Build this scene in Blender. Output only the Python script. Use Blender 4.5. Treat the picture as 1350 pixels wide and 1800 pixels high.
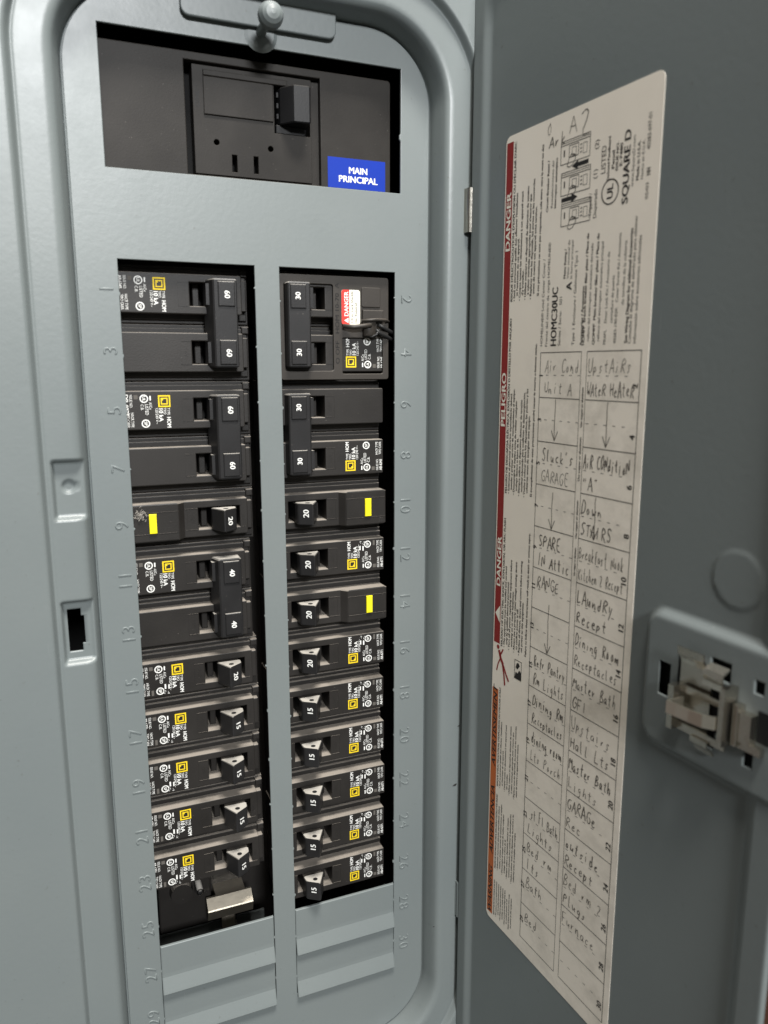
import bpy, bmesh, math, random
from mathutils import Vector, Matrix
random.seed(7)
R = math.radians
S = 0.001                                   # everything is laid out in millimetres
for o in list(bpy.data.objects): bpy.data.objects.remove(o)
SC = bpy.context.scene
COL = SC.collection

# ------------------------------------------------------------------ camera
CX, CY, CZ = -54.44, -354.41, -29.0
YAW, PITCH, ROLL, FPX = 0.3925, -0.1857, -0.0008, 1353.56      # photo is 1350 x 1800 px
fwd = Vector((math.sin(YAW)*math.cos(PITCH), math.cos(YAW)*math.cos(PITCH), math.sin(PITCH)))
rgt0 = Vector((math.cos(YAW), -math.sin(YAW), 0)); up0 = rgt0.cross(fwd)
rgt = math.cos(ROLL)*rgt0 + math.sin(ROLL)*up0; upv = -math.sin(ROLL)*rgt0 + math.cos(ROLL)*up0
cd = bpy.data.cameras.new('camera'); cam = bpy.data.objects.new('camera', cd); COL.objects.link(cam)
cam.matrix_world = Matrix(((rgt.x, upv.x, -fwd.x, CX*S), (rgt.y, upv.y, -fwd.y, CY*S), (rgt.z, upv.z, -fwd.z, CZ*S), (0, 0, 0, 1)))
cd.sensor_fit = 'VERTICAL'; cd.sensor_height = 36.0; cd.sensor_width = 27.0; cd.lens = 36.0*FPX/1800
cd.clip_start = 0.01; cd.clip_end = 50
SC.camera = cam
cd.dof.use_dof = True; cd.dof.focus_distance = 0.40; cd.dof.aperture_fstop = 10.5; cd.dof.aperture_blades = 0
SC.render.resolution_x, SC.render.resolution_y = 768, 1024

# ------------------------------------------------------------------ light
w = bpy.data.worlds.new('World'); SC.world = w; w.use_nodes = True
bg = w.node_tree.nodes['Background']; bg.inputs[0].default_value = (1.0, 0.99, 0.90, 1); bg.inputs[1].default_value = 0.125
def area(name, loc, target, sx, sy, power, col):
    l = bpy.data.lights.new(name, 'AREA'); l.shape = 'RECTANGLE'; l.size = sx; l.size_y = sy; l.energy = power; l.color = col
    o = bpy.data.objects.new(name, l); COL.objects.link(o); o.location = loc
    d = Vector(target) - Vector(loc); o.rotation_euler = d.to_track_quat('-Z', 'Y').to_euler(); return o
area('ceiling_light', (0.10, -0.62, 1.40), (0.03, 0, -0.10), 0.60, 0.30, 56, (1.0, 0.965, 0.91))
area('room_light', (-0.10, -3.1, 1.22), (0.0, 0, 0.0), 0.62, 0.42, 112, (0.97, 0.985, 1.0))
SC.view_settings.view_transform = 'Standard'; SC.view_settings.look = 'None'; SC.view_settings.exposure = 0; SC.view_settings.gamma = 1

# ------------------------------------------------------------------ pixel -> plane helpers
CAM = Vector((CX, CY, CZ))
def ray(px, py): return fwd + (px-675)/FPX*rgt - (py-900)/FPX*upv
def U(px, py, y=0.0):
    d = ray(px, py); t = (y-CY)/d.y; q = CAM + t*d; return (q.x, q.z)
DA = R(180-94.348)                                             # the open door
HX, HY = 132.3, -12.0
DU = Vector((math.cos(DA), -math.sin(DA), 0)); DN = Vector((-math.sin(DA), -math.cos(DA), 0)); DO = Vector((HX, HY, 0))
def D(px, py):
    d = ray(px, py); t = ((DO-CAM).dot(DN))/d.dot(DN); q = CAM + t*d; return ((q-DO).dot(DU), q.z)

# ------------------------------------------------------------------ materials
def nodes(name):
    m = bpy.data.materials.new(name); m.use_nodes = True; nt = m.node_tree; return m, nt, nt.nodes['Principled BSDF']
def N(nt, t, **kw):
    n = nt.nodes.new(t)
    for k, v in kw.items():
        if k.startswith('i_'): n.inputs[k[2:].replace('_', ' ')].default_value = v
        else: setattr(n, k, v)
    return n
def mixc(nt, fac, a, b):
    n = nt.nodes.new('ShaderNodeMix'); n.data_type = 'RGBA'
    for i, v in ((0, fac), (6, a), (7, b)):
        if hasattr(v, 'links'): nt.links.new(v, n.inputs[i])
        else: n.inputs[i].default_value = v
    return n.outputs[2]
def ramp(nt, src, a, b, ca=(0, 0, 0, 1), cb=(1, 1, 1, 1)):
    r = nt.nodes.new('ShaderNodeValToRGB'); r.color_ramp.elements[0].position = a; r.color_ramp.elements[1].position = b
    r.color_ramp.elements[0].color = ca; r.color_ramp.elements[1].color = cb; nt.links.new(src, r.inputs[0]); return r.outputs[0]
def coords(nt): return nt.nodes.new('ShaderNodeNewGeometry').outputs['Position']
def noise(nt, scale, detail=4, rough=.5, vec=None):
    n = N(nt, 'ShaderNodeTexNoise'); n.inputs['Scale'].default_value = scale; n.inputs['Detail'].default_value = detail; n.inputs['Roughness'].default_value = rough
    nt.links.new(vec if vec is not None else coords(nt), n.inputs['Vector']); return n.outputs['Fac']
def bump(nt, b, src, strength, dist):
    n = N(nt, 'ShaderNodeBump'); n.inputs['Strength'].default_value = strength; n.inputs['Distance'].default_value = dist
    nt.links.new(src, n.inputs['Height']); nt.links.new(n.outputs[0], b.inputs['Normal'])
def m_paint():
    m, nt, b = nodes('grey_enamel')
    a = noise(nt, 9, 3); c = mixc(nt, ramp(nt, a, .35, .7), (.160, .180, .178, 1), (.147, .168, .169, 1))
    d = noise(nt, 420, 2); c = mixc(nt, ramp(nt, d, .70, .82), c, (.12, .13, .125, 1))
    mp = N(nt, 'ShaderNodeMapping'); nt.links.new(coords(nt), mp.inputs[0]); mp.inputs['Scale'].default_value = (900, 900, 40); mp.inputs['Rotation'].default_value = (.1, .35, 0)
    sc = ramp(nt, noise(nt, 1, 2, .5, mp.outputs[0]), .74, .80); hz_ = ramp(nt, noise(nt, 24, 4, .6), .50, .66)
    m2 = N(nt, 'ShaderNodeMath', operation='MULTIPLY'); nt.links.new(sc, m2.inputs[0]); nt.links.new(hz_, m2.inputs[1]); m4 = N(nt, 'ShaderNodeMath', operation='MULTIPLY'); nt.links.new(m2.outputs[0], m4.inputs[0]); m4.inputs[1].default_value = .35
    c = mixc(nt, m4.outputs[0], c, (.34, .35, .34, 1))
    nt.links.new(c, b.inputs['Base Color'])
    r = N(nt, 'ShaderNodeMapRange'); nt.links.new(noise(nt, 22, 6, .65), r.inputs[0]); r.inputs[3].default_value = .27; r.inputs[4].default_value = .50
    nt.links.new(r.outputs[0], b.inputs['Roughness']); bump(nt, b, noise(nt, 420, 2), .09, .0004)
    return m
def m_plastic(name, col, rough=.42, dust=.8, dcol=(.25, .22, .185, 1), spec=.35):
    m, nt, b = nodes(name); b.inputs['Specular IOR Level'].default_value = spec
    g = nt.nodes.new('ShaderNodeNewGeometry'); sx = N(nt, 'ShaderNodeSeparateXYZ'); nt.links.new(g.outputs['True Normal'], sx.inputs[0])
    upf = ramp(nt, sx.outputs['Z'], .45, .95)
    nz = ramp(nt, noise(nt, 55, 5, .6), .25, .52, (.35, .35, .35, 1))
    mm = N(nt, 'ShaderNodeMath', operation='MULTIPLY'); nt.links.new(upf, mm.inputs[0]); nt.links.new(nz, mm.inputs[1])
    m3 = N(nt, 'ShaderNodeMath', operation='MULTIPLY'); nt.links.new(mm.outputs[0], m3.inputs[0]); m3.inputs[1].default_value = dust
    base = mixc(nt, ramp(nt, noise(nt, 26, 4, .6), .3, .75), col+(1,), tuple(c*1.55+.004 for c in col)+(1,))
    speck = ramp(nt, noise(nt, 950, 2, .5), .745, .79)
    base = mixc(nt, speck, base, (.11, .10, .09, 1))
    c = mixc(nt, m3.outputs[0], base, dcol); nt.links.new(c, b.inputs['Base Color'])
    r = N(nt, 'ShaderNodeMapRange'); nt.links.new(m3.outputs[0], r.inputs[0]); r.inputs[3].default_value = rough; r.inputs[4].default_value = .9
    nt.links.new(r.outputs[0], b.inputs['Roughness']); bump(nt, b, noise(nt, 1500, 2), .12, .0003)
    return m
def m_plain(name, col, rough=.6, metal=0.0, nscale=None, namp=.15, bmp=0):
    m, nt, b = nodes(name); b.inputs['Specular IOR Level'].default_value = .5 if metal else .2
    if nscale:
        c = mixc(nt, noise(nt, nscale, 4, .6), tuple(x*(1-namp) for x in col)+(1,), tuple(min(1, x*(1+namp)) for x in col)+(1,)); nt.links.new(c, b.inputs['Base Color'])
    else: b.inputs['Base Color'].default_value = col+(1,)
    b.inputs['Roughness'].default_value = rough; b.inputs['Metallic'].default_value = metal
    if bmp: bump(nt, b, noise(nt, nscale*4, 3), bmp, .0003)
    return m
def m_paper():
    m, nt, b = nodes('label_paper')
    tc = N(nt, 'ShaderNodeTexCoord').outputs['Object']
    base = mixc(nt, noise(nt, 14, 4, .6, tc), (.80, .73, .63, 1), (.88, .81, .71, 1))
    mp = N(nt, 'ShaderNodeMapping'); nt.links.new(tc, mp.inputs[0]); mp.inputs['Scale'].default_value = (45, 45, 60)
    sm = ramp(nt, noise(nt, 1, 6, .72, mp.outputs[0]), .47, .78)
    sx = N(nt, 'ShaderNodeSeparateXYZ'); nt.links.new(tc, sx.inputs[0])
    tb = ramp(nt, sx.outputs['Z'], 0, 1); mr = N(nt, 'ShaderNodeMapRange'); nt.links.new(sx.outputs['Z'], mr.inputs[0]); mr.inputs[1].default_value = .0; mr.inputs[2].default_value = -.035; mr.inputs[3].default_value = .10; mr.inputs[4].default_value = .55
    my = N(nt, 'ShaderNodeMapRange'); nt.links.new(sx.outputs['Y'], my.inputs[0]); my.inputs[1].default_value = -.058; my.inputs[2].default_value = -.070; my.inputs[3].default_value = .25; my.inputs[4].default_value = 1.0
    q = N(nt, 'ShaderNodeMath', operation='MULTIPLY'); nt.links.new(mr.outputs[0], q.inputs[0]); nt.links.new(my.outputs[0], q.inputs[1])
    q2 = N(nt, 'ShaderNodeMath', operation='MULTIPLY'); nt.links.new(sm, q2.inputs[0]); nt.links.new(q.outputs[0], q2.inputs[1])
    c = mixc(nt, q2.outputs[0], base, (.40, .36, .30, 1))
    nt.links.new(c, b.inputs['Base Color']); b.inputs['Roughness'].default_value = .5
    bump(nt, b, noise(nt, 25, 3, .5, tc), .15, .0006)
    return m
M = dict(
    paint=m_paint(), brk=m_plastic('breaker_plastic', (.0125, .0111, .0099), .46, .95, (.25, .222, .19, 1)), handle=m_plastic('handle_plastic', (.0105, .0102, .0105), .40, 1.0, (.36, .34, .305, 1)),
    main=m_plastic('main_breaker_plastic', (.0175, .0156, .0137), .50, .25, spec=.16), maind=m_plastic('toggle_plastic', (.006, .006, .0065), .45, .2, spec=.2),
    lock=m_plastic('lockout_plastic', (.024, .0205, .017), .5, .3),
    white=m_plain('white_print', (.74, .74, .71), .6, 0, 700, .30), yellow=m_plain('yellow_print', (.74, .54, .02), .5, 0, 500, .2), button=m_plain('yellow_button', (.84, .74, .02), .35, 0, 150, .12),
    red=m_plain('red_print', (.25, .022, .02), .5, 0, 30, .12), redb=m_plain('red_sticker', (.66, .05, .04), .45), orange=m_plain('orange_print', (.50, .13, .035), .5, 0, 30, .12),
    blue=m_plain('blue_sticker', (.002, .027, .30), .5, 0, 40, .12), cream=m_plain('cream_sticker', (.82, .79, .68), .5), black=m_plain('black_print', (.025, .023, .022), .6),
    grey=m_plain('grey_print', (.10, .092, .082), .7), pencil=m_plain('pencil', (.11, .10, .088), .55, 0, 220, .5), void=m_plain('dark_interior', (.010, .010, .010), .9),
    boxin=m_plain('box_interior', (.10, .11, .11), .6), metal=m_plain('zinc_plate', (.50, .475, .42), .27, 1.0, 120, .3, .2), spring=m_plain('spring_steel', (.86, .82, .72), .3, 1.0, 90, .12),
    tin=m_plain('tinned_copper', (.60, .54, .44), .42, 1.0, 80, .35, .15), paper=m_paper(), cable=m_plain('black_cable', (.02, .02, .02), .35),
    wood=m_plain('wood_panelling', (.060, .024, .014), .5, 0, 6, .4), dust=m_plain('dust_fluff', (.30, .28, .25), 1.0))

# ------------------------------------------------------------------ mesh helpers (all in mm, panel frame: x right, y into the wall, z up)
def link(name, me, mat, parent=None, smooth=False):
    o = bpy.data.objects.new(name, me); COL.objects.link(o)
    for m_ in (mat if isinstance(mat, (list, tuple)) else [mat]): me.materials.append(m_)
    if parent is not None: o.parent = parent
    if smooth:
        for p in me.polygons: p.use_smooth = True
    return o
def mesh(name, V, F, mat, parent=None, smooth=False, mi=None):
    me = bpy.data.meshes.new(name); me.from_pydata([(v[0]*S, v[1]*S, v[2]*S) for v in V], [], F); me.update()
    o = link(name, me, mat, parent, smooth)
    if mi: me.polygons.foreach_set('material_index', mi)
    return o
class MB:
    def __init__(s): s.V = []; s.F = []; s.I = []
    def add(s, V, F, i=0):
        k = len(s.V); s.V += [tuple(v) for v in V]; s.F += [tuple(a+k for a in f) for f in F]; s.I += [i]*len(F); return s
    def box(s, x0, x1, y0, y1, z0, z1, c=0.0, i=0):
        """box with its -y (front) edges chamfered by c"""
        if c <= 0:
            V = [(x, y, z) for x in (x0, x1) for y in (y0, y1) for z in (z0, z1)]
            return s.add(V, [(0, 1, 3, 2), (4, 6, 7, 5), (0, 4, 5, 1), (2, 3, 7, 6), (0, 2, 6, 4), (1, 5, 7, 3)], i)
        rings = [(x0+c, x1-c, z0+c, z1-c, y0), (x0+.3*c, x1-.3*c, z0+.3*c, z1-.3*c, y0+.3*c), (x0, x1, z0, z1, y0+c), (x0, x1, z0, z1, y1)]
        V = []; 
        for a, b, d, e, y in rings: V += [(a, y, d), (b, y, d), (b, y, e), (a, y, e)]
        F = [(0, 1, 2, 3), (15, 14, 13, 12)]
        for r in range(3):
            for j in range(4): F.append((4*r+j, 4*r+4+j, 4*r+4+(j+1) % 4, 4*r+(j+1) % 4))
        return s.add(V, F, i)
    def prism(s, prof, z0, z1, i=0, c=0.0):
        """profile of (x,y) extruded along z; ends shrunk by c for a soft edge"""
        n = len(prof); cx = sum(p[0] for p in prof)/n; cy = sum(p[1] for p in prof)/n
        def sh(k): return [(cx+(p[0]-cx)*k, cy+(p[1]-cy)*k) for p in prof]
        L = [(z0, 1-c/6), (z0+c, 1), (z1-c, 1), (z1, 1-c/6)] if c > 0 else [(z0, 1), (z1, 1)]
        V = [];  F = []
        for z, k in L: V += [(x, y, z) for x, y in sh(k)]
        for r in range(len(L)-1):
            for j in range(n): F.append((r*n+j, r*n+(j+1) % n, (r+1)*n+(j+1) % n, (r+1)*n+j))
        F.append(tuple(range(n-1, -1, -1))); F.append(tuple(range((len(L)-1)*n, len(L)*n)))
        return s.add(V, F, i)
    def cyl(s, a, b, r0, r1=None, n=16, i=0, cap=True):
        a, b = Vector(a), Vector(b); r1 = r0 if r1 is None else r1; d = (b-a).normalized(); u = d.orthogonal().normalized(); v = d.cross(u)
        V = [a+r0*(math.cos(t)*u+math.sin(t)*v) for t in [2*math.pi*k/n for k in range(n)]] + [b+r1*(math.cos(t)*u+math.sin(t)*v) for t in [2*math.pi*k/n for k in range(n)]]
        F = [(k, (k+1) % n, n+(k+1) % n, n+k) for k in range(n)]
        if cap: F += [tuple(range(n-1, -1, -1)), tuple(range(n, 2*n))]
        return s.add(V, F, i)
    def tube(s, pts, r, n=10, i=0):
        pts = [Vector(p) for p in pts]; V = []; F = []; u = None
        for k, p in enumerate(pts):
            d = (pts[min(k+1, len(pts)-1)]-pts[max(k-1, 0)]).normalized(); u = d.orthogonal().normalized() if u is None else (u-d*u.dot(d)).normalized(); v = d.cross(u)
            V += [p+r*(math.cos(t)*u+math.sin(t)*v) for t in [2*math.pi*j/n for j in range(n)]]
        for k in range(len(pts)-1):
            for j in range(n): F.append((k*n+j, k*n+(j+1) % n, (k+1)*n+(j+1) % n, (k+1)*n+j))
        F += [tuple(range(n-1, -1, -1)), tuple(range((len(pts)-1)*n, len(pts)*n))]
        return s.add(V, F, i)
    def build(s, name, mat, parent=None, smooth=False): return mesh(name, s.V, s.F, mat, parent, smooth, s.I)
def curve_sheet(loops, thick, bev, seg=2):
    """closed 2-D loops (first the outline, then holes) -> (V,F) solid sheet in x,z with its front at y=0 and its back at y=thick"""
    cu = bpy.data.curves.new('t', 'CURVE'); cu.dimensions = '2D'; cu.fill_mode = 'BOTH'; cu.extrude = (thick/2-bev); cu.bevel_depth = bev; cu.bevel_resolution = seg; cu.offset = -bev
    for L in loops:
        sp = cu.splines.new('POLY'); sp.points.add(len(L)-1); sp.use_cyclic_u = True
        for q, p in zip(sp.points, L): q.co = (p[0], p[1], 0, 1)
    o = bpy.data.objects.new('t', cu); COL.objects.link(o); dg = bpy.context.evaluated_depsgraph_get(); me = bpy.data.meshes.new_from_object(o.evaluated_get(dg))
    V = [(v.co.x, thick/2-v.co.z, v.co.y) for v in me.vertices]; F = [tuple(p.vertices) for p in me.polygons]
    bpy.data.objects.remove(o); bpy.data.curves.remove(cu); bpy.data.meshes.remove(me); return V, F
def rrect(x0, x1, z0, z1, r, n=6):
    P = []
    for cx, cz, a in ((x1-r, z1-r, 0), (x0+r, z1-r, 90), (x0+r, z0+r, 180), (x1-r, z0+r, 270)):
        for k in range(n+1): t = R(a+90*k/n); P.append((cx+r*math.cos(t), cz+r*math.sin(t)))
    return P
def rect(x0, x1, z0, z1): return [(x0, z0), (x1, z0), (x1, z1), (x0, z1)]

# ------------------------------------------------------------------ lettering
GL = {}; ADV = {}
def load_glyphs(chars):
    job = []
    for c in chars:
        for tag, body, off in (('n', c, 0.0), ('a', '|'+c+'|', 0.0)):
            if c == ' ' and tag != 'a': continue
            cu = bpy.data.curves.new('g', 'FONT'); cu.body = body; cu.size = 1; cu.offset = off; cu.resolution_u = 3
            o = bpy.data.objects.new('g', cu); COL.objects.link(o); job.append((c, tag, o, cu))
    cu = bpy.data.curves.new('g', 'FONT'); cu.body = '||'; o = bpy.data.objects.new('g', cu); COL.objects.link(o); job.append(('', 'a', o, cu))
    dg = bpy.context.evaluated_depsgraph_get(); W = {}
    for c, tag, o, cu in job:
        me = bpy.data.meshes.new_from_object(o.evaluated_get(dg))
        if tag == 'a': W[c] = max(v.co.x for v in me.vertices)
        else: GL[c, tag] = ([(v.co.x, v.co.y) for v in me.vertices], [tuple(p.vertices) for p in me.polygons])
        bpy.data.meshes.remove(me)
    for c, tag, o, cu in job: bpy.data.objects.remove(o)
    for c in W:
        if c: ADV[c] = W[c]-W['']
load_glyphs([chr(k) for k in range(32, 127)] + list('®ÉéÁÓíóáúèàêçñ•'))
CAP = max(v[1] for v in GL['H', 'n'][0])
def twidth(t): return sum(ADV.get(c, .5) for c in t)
def text(mb, t, o, du, dv, h, length=None, maxlen=None, bold=False, i=0, center=False, xs=1.0):
    """t written from point o; du = reading direction, dv = up of the letters (Vectors in mm space), h = cap height"""
    k = h/CAP; kx = k*xs; W = twidth(t)*kx
    if length: kx *= length/W; W = length
    if maxlen and W > maxlen: kx *= maxlen/W; W = maxlen
    x = -W/2 if center else 0.0; o = Vector(o); oy = -h/2 if center else 0
    for c in t:
        if c != ' ':
            g = GL.get((c, 'n')); nn_ = du.cross(dv)
            if g:
                for e, (ox_, oy_) in enumerate(((-.030, 0), (.030, .012), (0, -.012)) if bold else ((0, 0),)):
                    mb.add([o+du*(x+kx*(a+ox_))+dv*(oy+k*(b+oy_))+nn_*(.006*e) for a, b in g[0]], g[1], i)
        x += ADV.get(c, .5)*kx
    return W
def ringpoly(mb, c, r0, r1, du, dv, n=20, i=0):
    c = Vector(c); V = []
    for k in range(n):
        t = 2*math.pi*k/n; d = du*math.cos(t)+dv*math.sin(t); V += [c+d*r0, c+d*r1]
    mb.add(V, [(2*k, 2*k+1, (2*k+3) % (2*n), (2*k+2) % (2*n)) for k in range(n)], i)
def quad(mb, pts, i=0): mb.add(pts, [tuple(range(len(pts)))], i)
def line(mb, a, b, w, nrm, i=0):
    a, b = Vector(a), Vector(b); d = (b-a); 
    if d.length < 1e-6: return
    s = d.normalized().cross(nrm)*(w/2); mb.add([a-s, a+s, b+s, b-s], [(0, 1, 2, 3)], i)
XV, ZV, YV = Vector((1, 0, 0)), Vector((0, 0, 1)), Vector((0, 1, 0))

# ------------------------------------------------------------------ tagging
def empty(name, loc=(0, 0, 0), rot=(0, 0, 0)):
    o = bpy.data.objects.new(name, None); COL.objects.link(o); o.location = [c*S for c in loc]; o.rotation_euler = rot; o.empty_display_size = .01; return o
def tag(o, label=None, cat=None, group=None, kind=None):
    for k, v in (('label', label), ('category', cat), ('group', group), ('kind', kind)):
        if v: o[k] = v
    return o

# ================================================================== THE PANEL
wall = MB(); wall.box(-900, 1600, 96, 110, -1000, 700)
tag(wall.build('wall', M['wood']), kind='structure')
panel = tag(empty('electrical_panel', (35, 96, -520)), 'grey painted steel breaker panel with its door swung open', 'breaker panel')
PO = Vector((35, 96, -520))
def P(o): o.parent = panel; o.location = [-c*S for c in PO]; return o      # parts keep panel-frame coordinates
XC, ZC, HW, HH, RC = 35.2, -141.5, 80.3, 263.0, 32.0

# --- stamped cover: rings around the dead front, outward
prof = [(.7, 6), (.7, 1.2), (1.0, -.4), (1.6, -3.6), (2.3, -6.8), (3.1, -9.6), (3.6, -10.5), (4.3, -11.3), (5.4, -11.85), (7.2, -12.05)]
d = 7.7
while d < 17.0: prof.append((d, -12.05)); d += .55
prof = [q for q in prof if abs(q[0]-8.4) > .3 and abs(q[0]-13.9) > .3] + [(8.4, -12.05), (13.9, -12.05)]
prof += [(17.1, -12.0), (17.6, -11.85), (18.0, -11.9), (18.3, -12.3), (18.8, -13.3), (19.4, -14.6), (19.8, -15.1), (20.3, -15.4), (21.0, -15.5), (22.6, -15.5), (40, -15.5), (70, -15.5)]
prof.sort()
zs = [ZC-HH+RC+k*(2*(HH-RC))/46 for k in range(47)]
zs = sorted(set([round(z, 2) for z in zs if not (-160 < z < -62)] + [round(-160+.7*k, 2) for k in range(141)] + [-131.2, -150.3, -134.5, -147.0]))
def ring(hw, hh, r):
    P_ = []
    for cx, cz, a in ((XC+hw-r, ZC+hh-r, 0), (XC-hw+r, ZC+hh-r, 90)):
        for k in range(17): t = R(a+90*k/16); P_.append((cx+r*math.cos(t), cz+r*math.sin(t)))
    for z in reversed(zs[1:-1]): P_.append((XC-hw, z))
    for cx, cz, a in ((XC-hw+r, ZC-hh+r, 180), (XC+hw-r, ZC-hh+r, 270)):
        for k in range(17): t = R(a+90*k/16); P_.append((cx+r*math.cos(t), cz+r*math.sin(t)))
    return P_
def sst(a, b, x): t = min(1, max(0, (x-a)/(b-a))); return t*t*(3-2*t)
def pocket(x, z, x0, x1, z0, z1, e=1.6): return sst(x0-e/2, x0+e/2, x)*(1-sst(x1-e/2, x1+e/2, x))*sst(z0-e/2, z0+e/2, z)*(1-sst(z1-e/2, z1+e/2, z))
RG = [(HW+d, HH+d, RC+d, y) for d, y in prof] + [(178, 372, 10, -15.5), (180.3, 374.3, 10, -14.8), (181, 375, 10, -13), (181, 375, 10, 96)]
V = []; n = len(ring(100, 300, 20))
for hw, hh, r, y in RG:
    for x, z in ring(hw, hh, r):
        yy = y
        if x < -44:
            m_ = pocket(x, z, -60.2, -40, -91.2, -67.2); yy += m_*(max(yy, -8.8)-yy)
            m_ = pocket(x, z, -60.8, -48.6, -154.6, -127.6); yy += m_*(max(yy, -9.0)-yy)
            rv = math.hypot(x+54.4, z+78.0)                                         # dimple of the rivet
            yy += 1.1*(1-sst(2.0, 3.1, rv))
        V.append((x, yy, z))
F = []
for k in range(len(RG)-1):
    for j in range(n):
        f = (k*n+j, k*n+(j+1) % n, (k+1)*n+(j+1) % n, (k+1)*n+j)
        cx = sum(V[a][0] for a in f)/4; cz = sum(V[a][2] for a in f)/4
        if -59 < cx < -53.5 and -150.3 < cz < -131.2: continue
        if -53.6 < cx < -52.3 and -147 < cz < -134.5: continue
        F.append(f)
cover = P(mesh('cover', V, F, M['paint'], panel, True))
so = cover.modifiers.new('s', 'SOLIDIFY'); so.thickness = .0011; so.offset = 1

# --- dead front with its three openings; torn twist-out tabs leave nicks on the edges
def window(x0, x1, z0, z1, rows=True):
    P_ = []
    def side(a, b, horiz):
        L = math.hypot(b[0]-a[0], b[1]-a[1]); u = ((b[0]-a[0])/L, (b[1]-a[1])/L); nn = (-u[1], u[0]); P_.append(a)
        if rows and not horiz:
            k = 25.4*.55
            while k < L-4:
                t = k+random.uniform(-1.5, 1.5); h = random.uniform(.25, .7); wdt = random.uniform(.5, 1.0)
                for dt, dh in ((-wdt, 0), (-wdt*.3, h), (wdt*.4, h*.8), (wdt, 0)): P_.append((a[0]+u[0]*(t+dt)+nn[0]*dh, a[1]+u[1]*(t+dt)+nn[1]*dh))
                k += 25.4
    side((x0, z0), (x1, z0), True); side((x1, z0), (x1, z1), False); side((x1, z1), (x0, z1), True); side((x0, z1), (x0, z0), False)
    return P_
ZT, ZB = 15.9, -313.5
WB = ZB-2*25.4
out = rrect(XC-HW, XC+HW, ZC-HH, ZC+HH, RC, 16)
mw = window(-31.2, 100.9, 52.0, 106.2, False)
mw = mw[:2] + [(100.9, 75.0), (100.3, 76.0), (100.3, 77.5), (100.9, 78.6)] + mw[2:]
V, F = curve_sheet([out, mw, window(-28.8, 29.5, WB, ZT), window(40.9, 98.1, WB, ZT)], 1.3, .28)
df = P(mesh('dead_front', V, F, M['paint'], panel))
# twist-out fillers still in place
for x0, x1 in ((-28.6, 29.1), (41.1, 97.9)):
    for k in range(2):
        zt = ZB-25.4*k+(0 if k == 0 else -.5)
        pr = [(zt, 1.3), (zt, .25), (zt-.3, 0), (zt-15.5, 0), (zt-17.5, -.1), (zt-24.4, -2.0), (zt-25.6, -2.3), (zt-26.2, -2.0), (zt-26.2, -.8), (zt-24.5, 1.3)]
        mb = MB(); nn = len(pr); xs_ = (x0, x0+.5, x1-.5, x1)
        V = [(x, y+(0.0 if 0 < a < 3 else .25), z) for a, x in enumerate(xs_) for z, y in pr]
        F = [(a*nn+j, (a+1)*nn+j, (a+1)*nn+(j+1) % nn, a*nn+(j+1) % nn) for a in range(3) for j in range(nn)] + [tuple(range(nn)), tuple(range(4*nn-1, 3*nn-1, -1))]
        o = mesh('filler_plate', V, F, M['paint'], df)
# embossed circuit numbers
EM = {}
def eglyph(c):
    if c not in EM:
        cu = bpy.data.curves.new('g', 'FONT'); cu.body = c; cu.size = 5.6/CAP; cu.offset = -.20; cu.extrude = .06; cu.bevel_depth = .22; cu.bevel_resolution = 2; cu.resolution_u = 3
        o = bpy.data.objects.new('g', cu); COL.objects.link(o); me = bpy.data.meshes.new_from_object(o.evaluated_get(bpy.context.evaluated_depsgraph_get()))
        EM[c] = ([tuple(v.co) for v in me.vertices], [tuple(p.vertices) for p in me.polygons]); bpy.data.objects.remove(o); bpy.data.meshes.remove(me)
    return EM[c]
def emboss(t, x, z, rot, h=5.6):
    a = R(rot); du = XV*math.cos(a)+ZV*math.sin(a); dv = -XV*math.sin(a)+ZV*math.cos(a); k = h/CAP*1.2
    xx = -twidth(t)*k/2; mb = MB()
    for c in t:
        V_, F_ = eglyph(c); mb.add([Vector((x, -.02, z))+du*(xx+q[0])+dv*(q[1]-h/2)-YV*q[2] for q in V_], F_); xx += ADV[c]*k
    return mb.build('embossed_number', M['paint'], df, True)
for k in range(15):
    emboss(str(2*k+1), -33.9, 4.0-25.4*k, 90); emboss(str(2*k+2), 104.2, 3.2-25.4*k, -90)
# tab with its captive screw over the dead front's head
mb = MB(); V, F = curve_sheet([rrect(1.5, 68.5, 112.8, 160, 3.5)], 1.6, .6, 3); mb.add([(x, y-3.0, z) for x, y, z in V], F); P(mb.build('top_tab', M['paint'], panel))
mb = MB(); sx, sz = 35.3, 112.0
for y0, y1, r0, r1 in ((.5, -13, 2.2, 2.0), (-13, -14, 2.0, 4.4), (-14, -16, 4.4, 5.2), (-16, -18.5, 5.2, 5.1), (-18.5, -20.5, 5.1, 4.2), (-20.5, -21.6, 4.2, 2.8), (-21.6, -22.1, 2.8, 1.0), (-22.1, -22.15, 1.0, .01)):
    mb.cyl((sx, y0, sz), (sx, y1, sz), r0, r1, 24, cap=False)
P(mb.build('cover_screw', M['paint'], panel, True))
mb = MB(); mb.cyl((sx, -.02, sz-1), (sx, -.5, sz-1), 7.2, 5.6, 28); P(mb.build('screw_washer', M['paint'], panel))
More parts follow.
